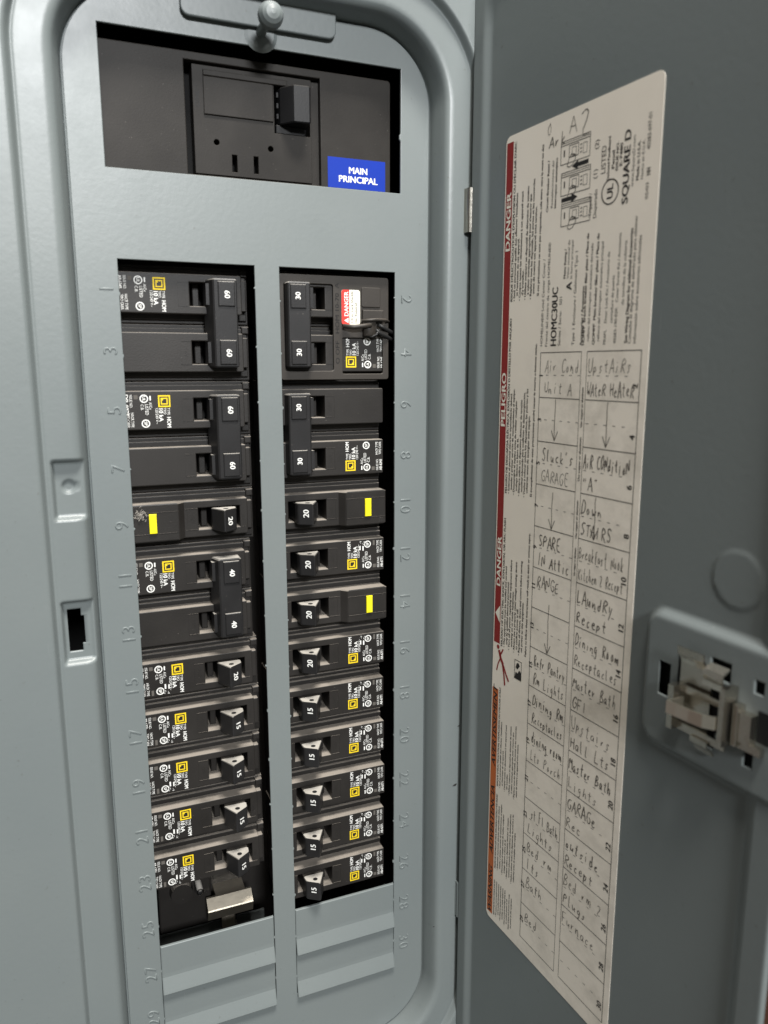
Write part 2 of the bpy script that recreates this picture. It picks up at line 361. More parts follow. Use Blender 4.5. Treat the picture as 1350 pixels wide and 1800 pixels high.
# --- the box behind: five dark sides
mb = MB(); mb.box(-140, 210, 92, 94, -505, 225); mb.box(-142, -140, 2, 94, -505, 225); mb.box(210, 212, 2, 94, -505, 225); mb.box(-142, 212, 2, 94, 225, 227); mb.box(-142, 212, 2, 94, -507, -505)
P(mb.build('back_box', M['void'], panel))
mb = MB(); mb.box(-22, 90, 42, 60, -400, 40); mb.box(-26, 2, 30, 42, -331, 20, 1); mb.box(68, 92, 30, 42, -331, 20, 1)
mb.cyl((-14, 29.9, -306), (-14, 26, -306), 6.2, 5.6, 24)
P(mb.build('bus_carrier', M['brk'], panel))
mb = MB(); mb.box(-33, 30, 26, 27.5, -352, -328); P(mb.build('mounting_rail', M['boxin'], panel))
# --- hinges
def hinge(px, py0, py1, mat, yy=-14.2, r=2.1):
    x, z1 = U(px, py0, yy); _, z0 = U(px, py1, yy); mb = MB(); pr = []
    for k in range(13): t = R(-40+250*k/12); pr.append((x+r*math.cos(t), yy-r*math.sin(t)))
    pr += [(x-r-.2, yy+2.2), (x-r+.6, yy+2.2)]
    for k in range(12, -1, -1): t = R(-40+250*k/12); pr.append((x+(r-.7)*math.cos(t), yy-(r-.7)*math.sin(t)))
    V = [(a, b, z) for z in (z0, z1) for a, b in pr]; n_ = len(pr)
    F = [(j, (j+1) % n_, n_+(j+1) % n_, n_+j) for j in range(n_)] + [tuple(range(n_))[::-1], tuple(range(n_, 2*n_))]
    mb.add(V, F); mb.cyl((x, yy, z0+.4), (x, yy, z1-.4), r-.75, None, 14)
    return P(mb.build('hinge', mat, panel))
hinge(827.5, 331, 409, M['metal']); hinge(809, 1550, 1609, M['paint'])
# chips in the enamel near the hinge
for px, py, sc in ((799, 1380, 1.3), (806, 1276, .7), (762, 1629, .6)):
    x, z = U(px, py, -12.15); mb = MB(); quad(mb, [(x-1.1*sc, -12.17, z-.3*sc), (x+.4*sc, -12.17, z-.5*sc), (x+1.2*sc, -12.17, z+.5*sc), (x+.1*sc, -12.17, z+.5*sc)]); P(mb.build('paint_chip', M['black'], panel))

# ================================================================== THE DOOR
DW, DT, DB = 186.6, 147.0, -430.0
def dpt(s, n_, z): q = DO+DU*s+DN*n_; return Vector((q.x, q.y, z))
PL = (128.2, 188.0, -166.5, -116.0)                            # raised latch plateau s0 s1 z0 z1
ks, kz = D(1297, 1020)
SL = [D(1170, 1157)+D(1188, 1222)]
def dn(s, z):
    b = 2.0
    edge = min(s-10.2, 178.5-s, 137-z, z+420)
    # rounded pan corners
    rc = 16; sx = max(0, rc-(s-10.2), rc-(178.5-s)); sz_ = max(0, rc-(137-z), rc-(z+420))
    if sx > 0 and sz_ > 0: edge = rc-math.hypot(sx, sz_)
    n_ = b*(1-sst(0, 5.2, edge))
    e = 3.4; p = sst(PL[0]-e/2, PL[0]+e/2, s)*sst(PL[2]-e/2, PL[2]+e/2, z-.25*max(0, s-165)*0)*(1-sst(PL[3]-e/2, PL[3]+e/2, z))
    cs, cz = max(0, PL[0]+7-s), max(0, PL[2]+7-z, z-(PL[3]-7))
    if cs > 0 and cz > 0: p = min(p, 1-sst(7-e/2, 7+e/2, math.hypot(cs, cz)))
    n_ = max(n_, 3.0*p)
    rk = math.hypot(s-ks, z-kz); n_ += .35*(1-sst(9.2, 10.2, rk))
    return n_
ss = []; s_ = 3.6
while s_ < DW: ss.append(s_); s_ += .9 if s_ < 20 or s_ > 122 else 4
ss.append(DW)
zz = []; z_ = DB
while z_ < DT: zz.append(z_); z_ += .9 if (-172 < z_ < -85 or z_ > 126 or z_ < -410) else 6
zz.append(DT)
slots = [(D(1170, 1157)[0], D(1190, 1165)[0], -146.2, -133.6)]
for a in slots:
    ss += [a[0], a[1]]; zz += [a[2], a[3]]
extra = [(158, 166, -131.5, -124.8), (154.5, 161.5, -166.0+9, -150.5), (175.0, 178.5, -131, -126.5), (173.0, 176.5, -157, -151.5)]
for a in extra: ss += [a[0], a[1]]; zz += [a[2], a[3]]
slots += extra
ss = sorted(set(round(a, 2) for a in ss)); zz = sorted(set(round(a, 2) for a in zz))
V = []; F = []; nz = len(zz)
for s_ in ss:
    for z_ in zz: V.append(dpt(s_, dn(s_, z_), z_))
for a in range(len(ss)-1):
    for b in range(nz-1):
        c0, c1 = (ss[a]+ss[a+1])/2, (zz[b]+zz[b+1])/2
        if any(q[0] < c0 < q[1] and q[2] < c1 < q[3] for q in slots): continue
        F.append((a*nz+b, (a+1)*nz+b, (a+1)*nz+b+1, a*nz+b+1))
# rolled free edge, head and foot
def skirt(idx, outs):
    global V, F
    prev = idx
    for ds, dnn, dz in outs:
        cur = []
        for q, i0 in enumerate(idx):
            p = V[i0]+DU*ds+DN*dnn+Vector((0, 0, dz)); cur.append(len(V)); V.append(p)
        for q in range(len(idx)-1): F.append((prev[q], cur[q], cur[q+1], prev[q+1]))
        prev = cur
skirt([(len(ss)-1)*nz+b for b in range(nz)], [(.5, -.2, 0), (.8, -.6, 0), (.9, -1.2, 0), (.9, -2.2, 0)])
skirt([a*nz+nz-1 for a in range(len(ss))][::-1], [(0, -.25, .7), (0, -.8, 1.2), (0, -1.6, 1.4), (0, -9, 1.4)])
skirt([a*nz for a in range(len(ss))], [(0, -.25, -.7), (0, -.8, -1.2), (0, -1.6, -1.4), (0, -9, -1.4)])
skirt([b for b in range(nz)][::-1], [(-.6, -.4, 0), (-.8, -1.2, 0), (-.8, -6, 0)])
door = P(mesh('door', V, F, M['paint'], panel, True)); tag(door, 'open door carrying the circuit directory label')
bm = bmesh.new(); bm.from_mesh(door.data); bmesh.ops.recalc_face_normals(bm, faces=bm.faces)
bm.to_mesh(door.data); bm.free()
def dbox(mb, s0, s1, n0, n1, z0, z1, i=0):
    Vv = [dpt(s, q, z) for s in (s0, s1) for q in (n0, n1) for z in (z0, z1)]
    mb.add(Vv, [(0, 1, 3, 2), (4, 6, 7, 5), (0, 4, 5, 1), (2, 3, 7, 6), (0, 2, 6, 4), (1, 5, 7, 3)], i)
mb = MB(); dbox(mb, 126, 179.5, -3.2, -1.6, -164, -119); mb.build('slot_dark_backing', M['void'], door)  # unseen black slab added behind the door slots so that they stay dark
sd = door.modifiers.new('s', 'SOLIDIFY'); sd.thickness = .0009; sd.offset = -1 if sum(p.normal.dot(DN)*p.area for p in door.data.polygons) > 0 else 1
# --- latch: bent plate, leaf spring and hooks
def strip(mb, path, w0, w1, t=.7):
    """ribbon: path of (s,n) at z range w0..w1"""
    Vv = []; k = len(path)
    for a, (s, q) in enumerate(path):
        s2, q2 = path[min(a+1, k-1)]; s1, q1 = path[max(a-1, 0)]; L = math.hypot(s2-s1, q2-q1) or 1; ns, nq = -(q2-q1)/L*t, (s2-s1)/L*t
        Vv += [dpt(s, q, w0), dpt(s, q, w1), dpt(s+ns, q+nq, w1), dpt(s+ns, q+nq, w0)]
    Ff = [(4*a+j, 4*a+(j+1) % 4, 4*a+4+(j+1) % 4, 4*a+4+j) for a in range(k-1) for j in range(4)] + [(0, 1, 2, 3), (4*k-1, 4*k-2, 4*k-3, 4*k-4)]
    mb.add(Vv, Ff)
def vstrip(mb, path, s0, s1, t=.7):
    """ribbon bending in z: path of (z,n) between s0 and s1"""
    Vv = []; k = len(path)
    for a, (z, q) in enumerate(path):
        z2, q2 = path[min(a+1, k-1)]; z1, q1 = path[max(a-1, 0)]; L = math.hypot(z2-z1, q2-q1) or 1; nz_, nq = -(q2-q1)/L*t, (z2-z1)/L*t
        Vv += [dpt(s0, q, z), dpt(s1, q, z), dpt(s1, q+nq, z+nz_), dpt(s0, q+nq, z+nz_)]
    Ff = [(4*a+j, 4*a+(j+1) % 4, 4*a+4+(j+1) % 4, 4*a+4+j) for a in range(k-1) for j in range(4)] + [(0, 1, 2, 3), (4*k-1, 4*k-2, 4*k-3, 4*k-4)]
    mb.add(Vv, Ff)
s0 = D(1214, 1134)[0]
mb = MB(); vstrip(mb, [(-124.0, 6.5), (-126.5, 6.2), (-128.6, 4.6), (-131, 3.6), (-140, 3.4)], s0, s0+11); dbox(mb, s0, s0+13, 3.2, 4.0, -152, -130); mb.build('latch_plate', M['metal'], door)
mb = MB(); vstrip(mb, [(-126, 4.2), (-127.5, 7.2), (-129.5, 8.0), (-131.5, 7.0), (-133, 8.2)], s0+12.5, s0+20, .8); mb.build('latch_hook', M['metal'], door)
mb = MB(); vstrip(mb, [(-158.5, 3.4), (-156.5, 4.8), (-154.6, 7.0), (-153, 7.0)], s0+9, s0+16, .8); mb.build('latch_hook', M['metal'], door)
mb = MB()
for a, b, c, e in ((s0, s0+2.4, -153.5, -137.5), (s0+21, s0+23, -151, -131)): dbox(mb, a, b, 3.2, 9.5, c, e)
dbox(mb, s0+2, s0+22, 6.0, 6.8, -153.5, -150.8); dbox(mb, s0+2, s0+21, 5.5, 6.2, -139.6, -137.2)
mb.build('latch_frame', M['metal'], door)
mb = MB(); strip(mb, [(s0+22, 5), (s0+20, 10.0), (s0+17, 12.0), (s0+12, 12.8), (s0+7, 13.2), (s0+3.2, 13.6), (s0+3.0, 12.0), (s0+3.4, 6.0)], -146.0, -141.5, .7); mb.build('latch_spring', M['spring'], door)
mb = MB(); dbox(mb, s0+26, s0+30.5, 3.0, 6.0, -148, -138); dbox(mb, s0+24, s0+34, 3.1, 5.2, -150.5, -147.8); dbox(mb, s0+24, s0+26, 3.1, 6.5, -150, -136); mb.build('latch_bolt', M['metal'], door)
mb = MB(); dbox(mb, s0-1.9, s0-.1, 3.03, 3.1, -153, -126); dbox(mb, s0+2.5, s0+21, 3.03, 3.1, -150.7, -139.7); dbox(mb, s0+13.2, s0+21, 3.03, 3.1, -139.5, -133); mb.build('latch_shade', M['void'], door)  # flat black sheets painting the shadow line and dark gaps around the latch
mb = MB(); dbox(mb, s0+31, s0+35.5, 3.05, 3.5, -146.5, -136); mb.build('bolt_opening', M['void'], door)

# ================================================================== DIRECTORY LABEL ON THE DOOR
ls0, lz1 = D(888, 239); ls0 = 27.9; ls1 = 118.6; lz1 = 70.0; lz0 = -314.0
lab = MB(); LP = rrect(ls0, ls1, lz0, lz1, 3.2, 6); nl = len(LP)
lab.add([dpt(a, .16, b) for a, b in LP] + [dpt(a, .01, b) for a, b in LP], [tuple(range(nl))] + [(j, (j+1) % nl, nl+(j+1) % nl, nl+j) for j in range(nl)])
lab.build('directory_label', M['paper'], door)
NT = .20
def L(px, py): s, z = D(px, py); return dpt(s, NT, z)
UPZ, LEFT = ZV, -DU
def vline(mb, t, px, y0, y1, h, **kw):
    """line of print read upward: starts at photo pixel (px,y0), meant to end near y1"""
    a = L(px, y0); b = L(px, y1); s, z = D(px, (y0+y1)/2)
    text(mb, t, dpt(s+h/2, NT, a.z), UPZ, LEFT, h, length=b.z-a.z if not kw.get('maxl') else None, maxlen=b.z-a.z if kw.get('maxl') else None, bold=kw.get('bold', False))
# bands
b0, b1 = 28.6, 33.4
orz = D(866, 1205)[1]
def dq(mb, s0, s1, z0, z1, n_=.19, i=0): quad(mb, [dpt(s0, n_, z0), dpt(s1, n_, z0), dpt(s1, n_, z1), dpt(s0, n_, z1)], i)
redtop = D(895, 248)[1]; redbot = D(872, 1128)[1]; orbot = lz0+3.2
mb = MB(); dq(mb, b0, b1, redbot, redtop-1); mb.build('danger_band', M['red'], door)
mb = MB(); dq(mb, b0, b1, orbot, orz); mb.build('warning_band', M['orange'], door)
def band(t, y0, y1, px, h=3.1, mat='cream', tri=False):
    mb = MB(); z0 = D(px, y0)[1]; z1 = D(px, y1)[1]; text(mb, t, dpt((b0+b1)/2+h/2, .21, z0), UPZ, LEFT+(UPZ*.25 if mat == 'black' else UPZ*0), h, length=z1-z0, bold=True)
    if tri: z0 = D(874, 1092)[1]; z1 = D(874, 1062)[1]; quad(mb, [dpt(b1-.5, .21, z0), dpt(b1-.5, .21, z1), dpt(b0+.6, .21, (z0+z1)/2)])
    mb.build('band_lettering', M[mat], door)
band('DANGER', 443, 340, 893); band('PELIGRO', 750, 655, 883); band('DANGER', 1030, 942, 876, tri=True)
band('AVERTISSEMENT', 1345, 1203, 868, 3.0, 'black'); band('ADVERTENCIA', 1497, 1376, 862, 3.0, 'black'); band('WARNING', 1600, 1517, 859, 3.0, 'black')
# paragraphs of the hazard texts
small = MB()
EN = ['HAZARD OF ELECTRIC SHOCK, EXPLOSION, OR ARC FLASH', '• This equipment must be installed and serviced', 'only by qualified electrical personnel.', '• Turn off all power supplying this equipment before', 'working on or inside equipment.',
      '• Always use a properly rated voltage sensing device', 'to confirm power is off.', '• Replace all devices, doors and covers before turning', 'on power to this equipment.']
ES = ['PELIGRO DE DESCARGA ELÉCTRICA, EXPLOSIÓN O DESTELLO POR ARQUEO', '• Solamente el personal eléctrico especializado deberá', 'instalar y prestar servicio de mantenimiento al equipo.', '• Desenergice el equipo antes de realizar cualquier', 'trabajo dentro o fuera de él.',
      '• Siempre utilice un dispositivo detector de tensión', 'nominal adecuado para confirmar la desenergización.', '• Vuelva a colocar todos los dispositivos, las puertas y las', 'cubiertas antes de energizar este equipo.']
FR = ["RISQUE D'ÉLECTROCUTION, D'EXPLOSION OU D'ÉCLAIR D'ARC", "• Seul un personnel qualifié doit effectuer l'installation", "et l'entretien de cet appareil.", '• Coupez toutes les alimentations à cet appareil avant', "d'y travailler.",
      '• Utilisez toujours un dispositif de détection de tension', "à valeur nominale appropriée pour s'assurer que", '• Replacez tous les dispositifs, les portes et les couvercles', 'avant de mettre cet appareil sous tension.']
def para(lines, ys, ye, pxc, pitch=1.95, s0=34.4, h=1.28, last=None, bold0=True):
    z0 = max(D(pxc, ys)[1], lz0+4.0); z1 = D(pxc, ye)[1]; s = s0
    for k, t in enumerate(lines):
        ind = 0 if (k == 0 or t.startswith('•')) else 2.2
        text(small, t, dpt(s+h, NT, z0+ind), UPZ, LEFT, h if k else h*1.12, maxlen=z1-z0-ind, bold=True, xs=1.12); s += pitch
    if last: text(small, last, dpt(s+1.2+h, NT, z0+1), UPZ, LEFT, h, maxlen=(z1-z0)*1.15, bold=True, xs=1.08)
para(FR, 530, 250, 905, last="Si ces précautions ne sont pas respectées, cela entraînera la mort ou des")
para(ES, 868, 560, 895, last='El incumplimiento de estas precauciones podrá causar la muerte o lesiones serias.')
para(EN, 1140, 895, 890, last='Failure to follow these instructions will result in death or serious injury.')
para([t for t in FR], 1390, 1205, 885, h=1.0)
para([t for t in ES], 1535, 1400, 880, h=1.0)
para([t for t in EN], 1640, 1548, 872, h=.9, pitch=1.8)
# product block
vline(small, 'HOMELINE® Load Center Cover /', 955, 609, 456, 1.45); vline(small, 'Frente del centro de carga HOMELINE®', 964, 610, 427, 1.45)
vline(small, 'HOMC30UC', 975, 609, 505, 3.5, bold=True); vline(small, 'Series / Serie:   S01', 985, 608, 520, 1.5); vline(small, 'A', 1001, 510, 496, 3.2, bold=True)
vline(small, 'Mains Rating /', 994, 490, 438, 1.2, bold=True); vline(small, 'Valor nominal de', 1000, 490, 422, 1.2); vline(small, 'la barra principal', 1006, 490, 422, 1.2)
vline(small, 'Type 1 Enclosure / Gabinete Tipo 1', 1011, 607, 440, 1.5); vline(small, 'Accessories / Accesorios', 1024, 607, 503, 1.3, bold=True)
vline(small, 'HOMFP  Branch breaker filler plate / Placa de', 1030, 607, 411, 1.3, bold=True); vline(small, 'relleno del interruptor automático derivado', 1038, 600, 428, 1.3)
vline(small, 'QOMFP  Main breaker filler plate / Placa de', 1048, 606, 411, 1.3, bold=True); vline(small, 'relleno del interruptor automático principal', 1056, 600, 425, 1.3)
vline(small, 'PK6FL    Door Lock Kit / Accesorio de', 1067, 606, 443, 1.3); vline(small, 'cerradura de puerta', 1077, 568, 484, 1.3)
vline(small, '40283-190-02K   Cover Screw Kit / Accesorio', 1086, 604, 410, 1.3); vline(small, 'de tornillos de la cubierta', 1098, 536, 423, 1.3)
vline(small, 'See Wiring Diagram for additional Accessories', 1106, 603, 402, 1.4, bold=True); vline(small, 'Consulte el diagrama de alambrado para obtener', 1113, 604, 380, 1.4); vline(small, 'información sobre accesorios adicionales', 1121, 604, 414, 1.4)
# upper block
vline(small, 'Circuit Breaker Reset /', 964, 373, 283, 1.25, bold=True); vline(small, 'Restablecimiento del', 972, 366, 283, 1.25); vline(small, 'interruptor automático', 978, 366, 278, 1.25, bold=True)
vline(small, 'Tripped /', 1038, 381, 340, 1.7); vline(small, 'Disparado', 1047, 384, 333, 1.7); vline(small, '(1)', 1047, 315, 297, 2.0); vline(small, '(2)', 1050, 263, 245, 2.0)
vline(small, 'LISTED', 1062, 306, 256, 2.3); vline(small, 'Enclosed Panelboard', 1071, 318, 240, 1.2, bold=True); vline(small, 'Panel', 1079, 297, 264, 1.3, bold=True); vline(small, 'ISSUE NO.', 1086, 300, 249, 1.2, bold=True); vline(small, 'E-7480', 1093, 292, 251, 1.3, bold=True)
vline(small, 'SQUARE D', 1102, 358, 228, 3.0, bold=True); vline(small, 'www.SquareD.com', 1114, 328, 238, 1.25); vline(small, 'Made in U.S.A.', 1123, 317, 247, 1.25, bold=True); vline(small, 'Hecho en E.U.A.', 1131, 315, 245, 1.25)
vline(small, '40283-697-01', 1143, 262, 196, 1.6); vline(small, '05/03', 1138, 350, 320, 1.3); vline(small, '■' if False else 'HH', 1141, 308, 294, 1.8, bold=True)
s_, z_ = D(1073, 337); ringpoly(small, dpt(s_, NT, z_), 4.1, 4.6, DU, ZV, 28); text(small, 'UL', dpt(s_, NT, z_), UPZ, LEFT, 3.0, center=True, bold=True)
# drawings of a hand resetting a breaker
for py, arrow in ((262, -1), (318, 1), (373, 0)):
    s1_, z1_ = D(1012, py); ww, hh = 8.5, 4.3
    def pl(pts, wd=.28):
        for a, b in zip(pts, pts[1:]): line(small, dpt(s1_+a[0], NT, z1_+a[1]), dpt(s1_+b[0], NT, z1_+b[1]), wd, DN)
    pl([(-ww, -hh), (ww, -hh), (ww, hh), (-ww, hh), (-ww, -hh)]); pl([(-ww, hh-1.6), (ww, hh-1.6)]); pl([(-ww, hh-.8), (ww, hh-.8)], .2)
    pl([(-3.5, -2.4), (2, -2.4), (2, 2), (-3.5, 2), (-3.5, -2.4)]); pl([(-1.8, -2), (.6, -2), (.6, 1), (-1.8, 1), (-1.8, -2)], .22); pl([(4.6, -2.5), (6.8, -2.5), (6.8, 1.2), (4.6, 1.2), (4.6, -2.5)], .2)
    pl([(-6.5, -1.5), (-6.5, 1)], .7); pl([(-4.5, -5.4), (-3.5, -2.8), (-2, -1.2), (0, -1.8), (.4, -3.4), (-1.2, -5.4), (-3, -6), (-4.5, -5.4)], .3)
    for q in range(3): pl([(3, -2+q*1.4), (3.8, -1.6+q*1.4)], .5)
    if arrow:
        quad(small, [dpt(s1_+arrow*-8, NT, z1_-6.8), dpt(s1_+arrow*-2, NT, z1_-6.8), dpt(s1_+arrow*-2, NT, z1_-5.2), dpt(s1_+arrow*-8, NT, z1_-5.2)]); quad(small, [dpt(s1_+arrow*-2, NT, z1_-7.8), dpt(s1_+arrow*1.6, NT, z1_-6), dpt(s1_+arrow*-2, NT, z1_-4.2)])
small.build('label_print', M['black'], door); 
# shock pictograms
mb = MB(); s_, z_ = D(885, 1165); 
def pl2(m_, pts, wd, ox, oz):
    for a, b in zip(pts, pts[1:]): line(m_, dpt(ox+a[0], NT+.02, oz+a[1]), dpt(ox+b[0], NT+.02, oz+b[1]), wd, DN)
pl2(mb, [(-3.6, 5.4), (-2, 1.5), (0, -1.0)], 1.7, s_, z_); pl2(mb, [(-2.6, 3), (-.2, 6.8)], .9, s_, z_); pl2(mb, [(-2, 2), (-4.0, -1.5), (-5.2, -5.5)], .8, s_, z_); pl2(mb, [(0, -1), (2.2, -4.5), (4.8, -8)], 1.1, s_, z_); pl2(mb, [(-.4, -1), (1, -6), (1.8, -11)], 1.1, s_, z_)
ringpoly(mb, dpt(s_-4.4, NT+.02, z_+6.8), 0.05, 1.1, DU, ZV, 14); mb.build('shock_pictogram', M['red'], door)
mb = MB(); s_, z_ = D(911, 1178); pl2(mb, [(-2.6, -4.6), (2.6, -4.6), (2.6, 4.6), (-2.6, 4.6), (-2.6, -4.6)], .3, s_, z_)
quad(mb, [dpt(s_+a, NT+.02, z_+b) for a, b in ((-2.5, -4.4), (2.5, -4.4), (2.3, -.5), (1.0, .2), (-.2, -1.8), (-1.6, -1.2))]); quad(mb, [dpt(s_+a, NT+.02, z_+b) for a, b in ((-1.8, 1.0), (-.4, .2), (1.4, 2.4), (.2, 3.6), (-1, 3.2))])
mb.build('manual_pictogram', M['black'], door)
# directory table
TA, TB, TZ, TP = 57.2, 115.2, -22.9, 18.88
TM0, TM1 = D(1020, 699)[0]-.2, D(1029, 699)[0]+.1
NR = 15
mb = MB()
def tl(s0, z0, s1, z1, wd=.3): line(mb, dpt(s0, NT, z0), dpt(s1, NT, z1), wd, DN)
TE = TZ-TP*NR
for s_ in (TA, TB): tl(s_, TZ, s_, TE)
for s_ in (TM0, TM1): tl(s_, TZ, s_, TE, .22)
for k in range(NR+1): tl(TA, TZ-TP*k, TM0, TZ-TP*k); tl(TM1, TZ-TP*k, TB, TZ-TP*k)
for k in range(NR):
    zc = TZ-TP*(k+.5)
    for a, b in ((TA+4, TM0), (TM1+1, TB-4)):
        x = a
        while x < b-1: tl(x, zc, min(x+1.6, b), zc, .22); x += 5.0
    text(mb, str(2*k+1), dpt(TA+1.9, NT, zc-1), UPZ, LEFT, 2.3, bold=True); text(mb, str(2*k+2), dpt(TB-.9, NT, zc-4.5), UPZ, LEFT, 2.6, bold=True)
tl(TM0+1.6, TZ-14, TM0+1.6, TZ-5*TP, .0001)
for a, b in ((14, 30), (34, 52), (60, 76), (80, 92)): text(mb, 'Use copper or aluminum', dpt((TM0+TM1)/2+.55, NT, TZ-b), UPZ, LEFT, 1.1, length=b-a, bold=True)
mb.build('directory_table', M['black'], door)
# pencilled circuit names: single-stroke hand
ST = {'A': ['0,0 .45,1 .9,0', '.15,.38 .75,.4'], 'B': ['.05,0 .05,1 .6,.92 .65,.65 .08,.52 .75,.4 .75,.1 .05,0'], 'C': ['.85,.85 .5,1 .12,.75 .08,.3 .4,0 .85,.15'], 'D': ['.08,0 .1,1 .6,.9 .85,.5 .6,.08 .08,0'],
      'E': ['.75,1 .08,.98 .06,0 .78,.04', '.08,.52 .6,.52'], 'F': ['.08,0 .1,1 .8,1', '.1,.52 .6,.55'], 'G': ['.85,.82 .5,1 .1,.7 .1,.25 .5,0 .82,.15 .84,.45 .5,.45'], 'H': ['.08,0 .12,1', '.8,0 .78,1', '.1,.5 .8,.52'],
      'I': ['.3,0 .3,1'], 'J': ['.6,1 .6,.2 .35,0 .1,.2'], 'K': ['.08,0 .1,1', '.8,1 .12,.45 .8,0'], 'L': ['.1,1 .08,.05 .75,.08'], 'M': ['.02,0 .12,1 .48,.35 .85,1 .95,0'], 'N': ['.06,0 .1,1 .8,0 .82,1'],
      'O': ['.5,1 .12,.75 .1,.25 .45,0 .82,.3 .8,.75 .5,1'], 'P': ['.08,0 .1,1 .7,.92 .75,.6 .1,.48'], 'Q': ['.5,1 .12,.7 .12,.25 .45,0 .8,.3 .8,.75 .5,1', '.55,.25 .9,-.1'], 'R': ['.08,0 .1,1 .7,.92 .72,.6 .12,.5 .8,0'],
      'S': ['.8,.85 .45,1 .15,.78 .4,.52 .75,.32 .5,.02 .1,.15'], 'T': ['.45,0 .45,1', '.02,1 .88,.98'], 'U': ['.08,1 .1,.25 .45,0 .78,.25 .8,1'], 'V': ['.05,1 .42,0 .82,1'], 'W': ['.02,1 .25,0 .5,.6 .72,0 .95,1'],
      'X': ['.05,0 .85,1', '.05,1 .85,0'], 'Y': ['.05,1 .42,.5', '.82,1 .3,0'], 'Z': ['.05,1 .82,1 .05,0 .85,.02'], "'": ['.3,1 .25,.75'], '"': ['.2,1 .15,.75', '.45,1 .42,.75'], '2': ['.1,.8 .4,1 .75,.75 .1,.02 .8,.05'],
      'a': ['.65,.5 .3,.55 .08,.25 .3,0 .6,.2 .65,.5 .65,.1 .8,0'], 'e': ['.1,.28 .65,.34 .4,.56 .1,.3 .3,0 .7,.1'], 'i': ['.3,.5 .3,0', '.32,.72 .33,.78'], 'n': ['.05,.5 .1,0 .12,.35 .4,.52 .6,.3 .65,0'], 'o': ['.38,.52 .1,.28 .3,0 .62,.22 .38,.52'],
      's': ['.6,.45 .3,.55 .2,.35 .5,.2 .3,0 .1,.08'], 't': ['.35,.95 .35,.1 .6,0', '.05,.6 .65,.62'], 'r': ['.1,.5 .14,0 .18,.35 .5,.5'], 'c': ['.6,.45 .3,.52 .1,.25 .3,0 .62,.1'], 'k': ['.1,1 .1,0', '.55,.5 .12,.22 .6,0'], 'h': ['.1,1 .1,0 .15,.35 .45,.5 .6,.3 .62,0'],
      'l': ['.25,1 .25,.05 .45,0'], 'p': ['.1,.5 .1,-.4 .12,.4 .5,.52 .6,.2 .15,.08'], 'u': ['.1,.5 .15,.08 .45,.05 .6,.5 .65,0'], 'd': ['.6,1 .6,0 .6,.4 .3,.52 .1,.25 .3,0 .6,.15'], 'f': ['.6,.95 .35,.9 .3,-.1', '.05,.5 .6,.5'], 'g': ['.6,.5 .2,.5 .15,.15 .55,.15 .6,.5 .55,-.3 .15,-.3'], 'y': ['.1,.5 .3,.1', '.65,.5 .2,-.4'], 'm': ['.03,.5 .06,0 .1,.4 .35,.5 .42,0 .5,.4 .75,.5 .8,0'], 'b': ['.1,1 .1,0 .15,.4 .5,.5 .6,.2 .1,.02'], 'v': ['.05,.5 .3,0 .6,.5'], 'w': ['.02,.5 .18,0 .38,.4 .55,0 .75,.5']}
pen = MB()
def hand(t, s0, s1, z, h, wd=.34, wob=.06, drift=0.0):
    wd *= random.uniform(.85, 1.5); n_ = len(t); step = (s1-s0)/max(1, n_)
    for k, c in enumerate(t):
        if c not in ST: continue
        hh = h*random.uniform(.85, 1.15); zo = z+random.uniform(-.06, .06)*h+drift*k; ss_ = s0+k*step+random.uniform(-.05, .05)*step; sl = random.uniform(.0, .22)
        for stx in ST[c]:
            pts = [tuple(map(float, q.split(','))) for q in stx.split()]
            pts = [(a+random.uniform(-wob, wob), b+random.uniform(-wob, wob)) for a, b in pts]
            if len(pts) > 3:                                    # round the corners once
                q = [pts[0]]
                for a, b in zip(pts, pts[1:]): q += [(a[0]*.72+b[0]*.28, a[1]*.72+b[1]*.28), (a[0]*.28+b[0]*.72, a[1]*.28+b[1]*.72)]
                pts = q+[pts[-1]]
            P3 = [dpt(ss_+step*.92*a+sl*b*step, NT+.02, zo+hh*b) for a, b in pts]
            for a, b in zip(P3, P3[1:]): line(pen, a, b, wd*random.uniform(.7, 1.15), DN)
def arrow(s_, z0, z1):
    P3 = [(s_+random.uniform(-.2, .2), z0+(z1-z0)*k/6) for k in range(7)]
    for a, b in zip(P3, P3[1:]): line(pen, dpt(a[0], NT+.02, a[1]), dpt(b[0], NT+.02, b[1]), .34, DN)
    for dx in (-2.1, 2.0): line(pen, dpt(P3[-1][0]+dx, NT+.02, z1+4.2), dpt(P3[-1][0], NT+.02, z1), .36, DN)
ld = {0: ('Air Cond', 'Unit A'), 2: ("Sluck's", 'GARAGE'), 4: ('SPARE', 'IN Attic'), 5: ('RANGE', ''), 7: ('Refr Pantry', 'Rm Lights'), 8: ('Dining Rm', 'Receptacles'), 9: ('dining room', 'Lts Porch'), 11: ('1st Fl Bath', 'Lights'), 12: ('Bed rm', 'lts'), 13: ('Bath', ''), 14: ('Bed', '')}
rd = {0: ('UpstAiRs', 'WAteR HeAteR'), 2: ('AiR CONditioN', '"A"'), 3: ('Down', 'STAIRS'), 4: ('Breakfast Nook', 'Kitchen 2 Recept'), 5: ('LAundRy', 'Recept'), 6: ('Dining Room', 'Receptacles'), 7: ('Master Bath', 'GFI'), 8: ('Upstairs', 'Hall Lts'), 9: ('Master Bath', 'Lights'), 10: ('GARAGe', 'Rec'), 11: ('outside', 'Recept'), 12: ('Bed rm 2', 'Plugs'), 13: ('Furnace', '')}
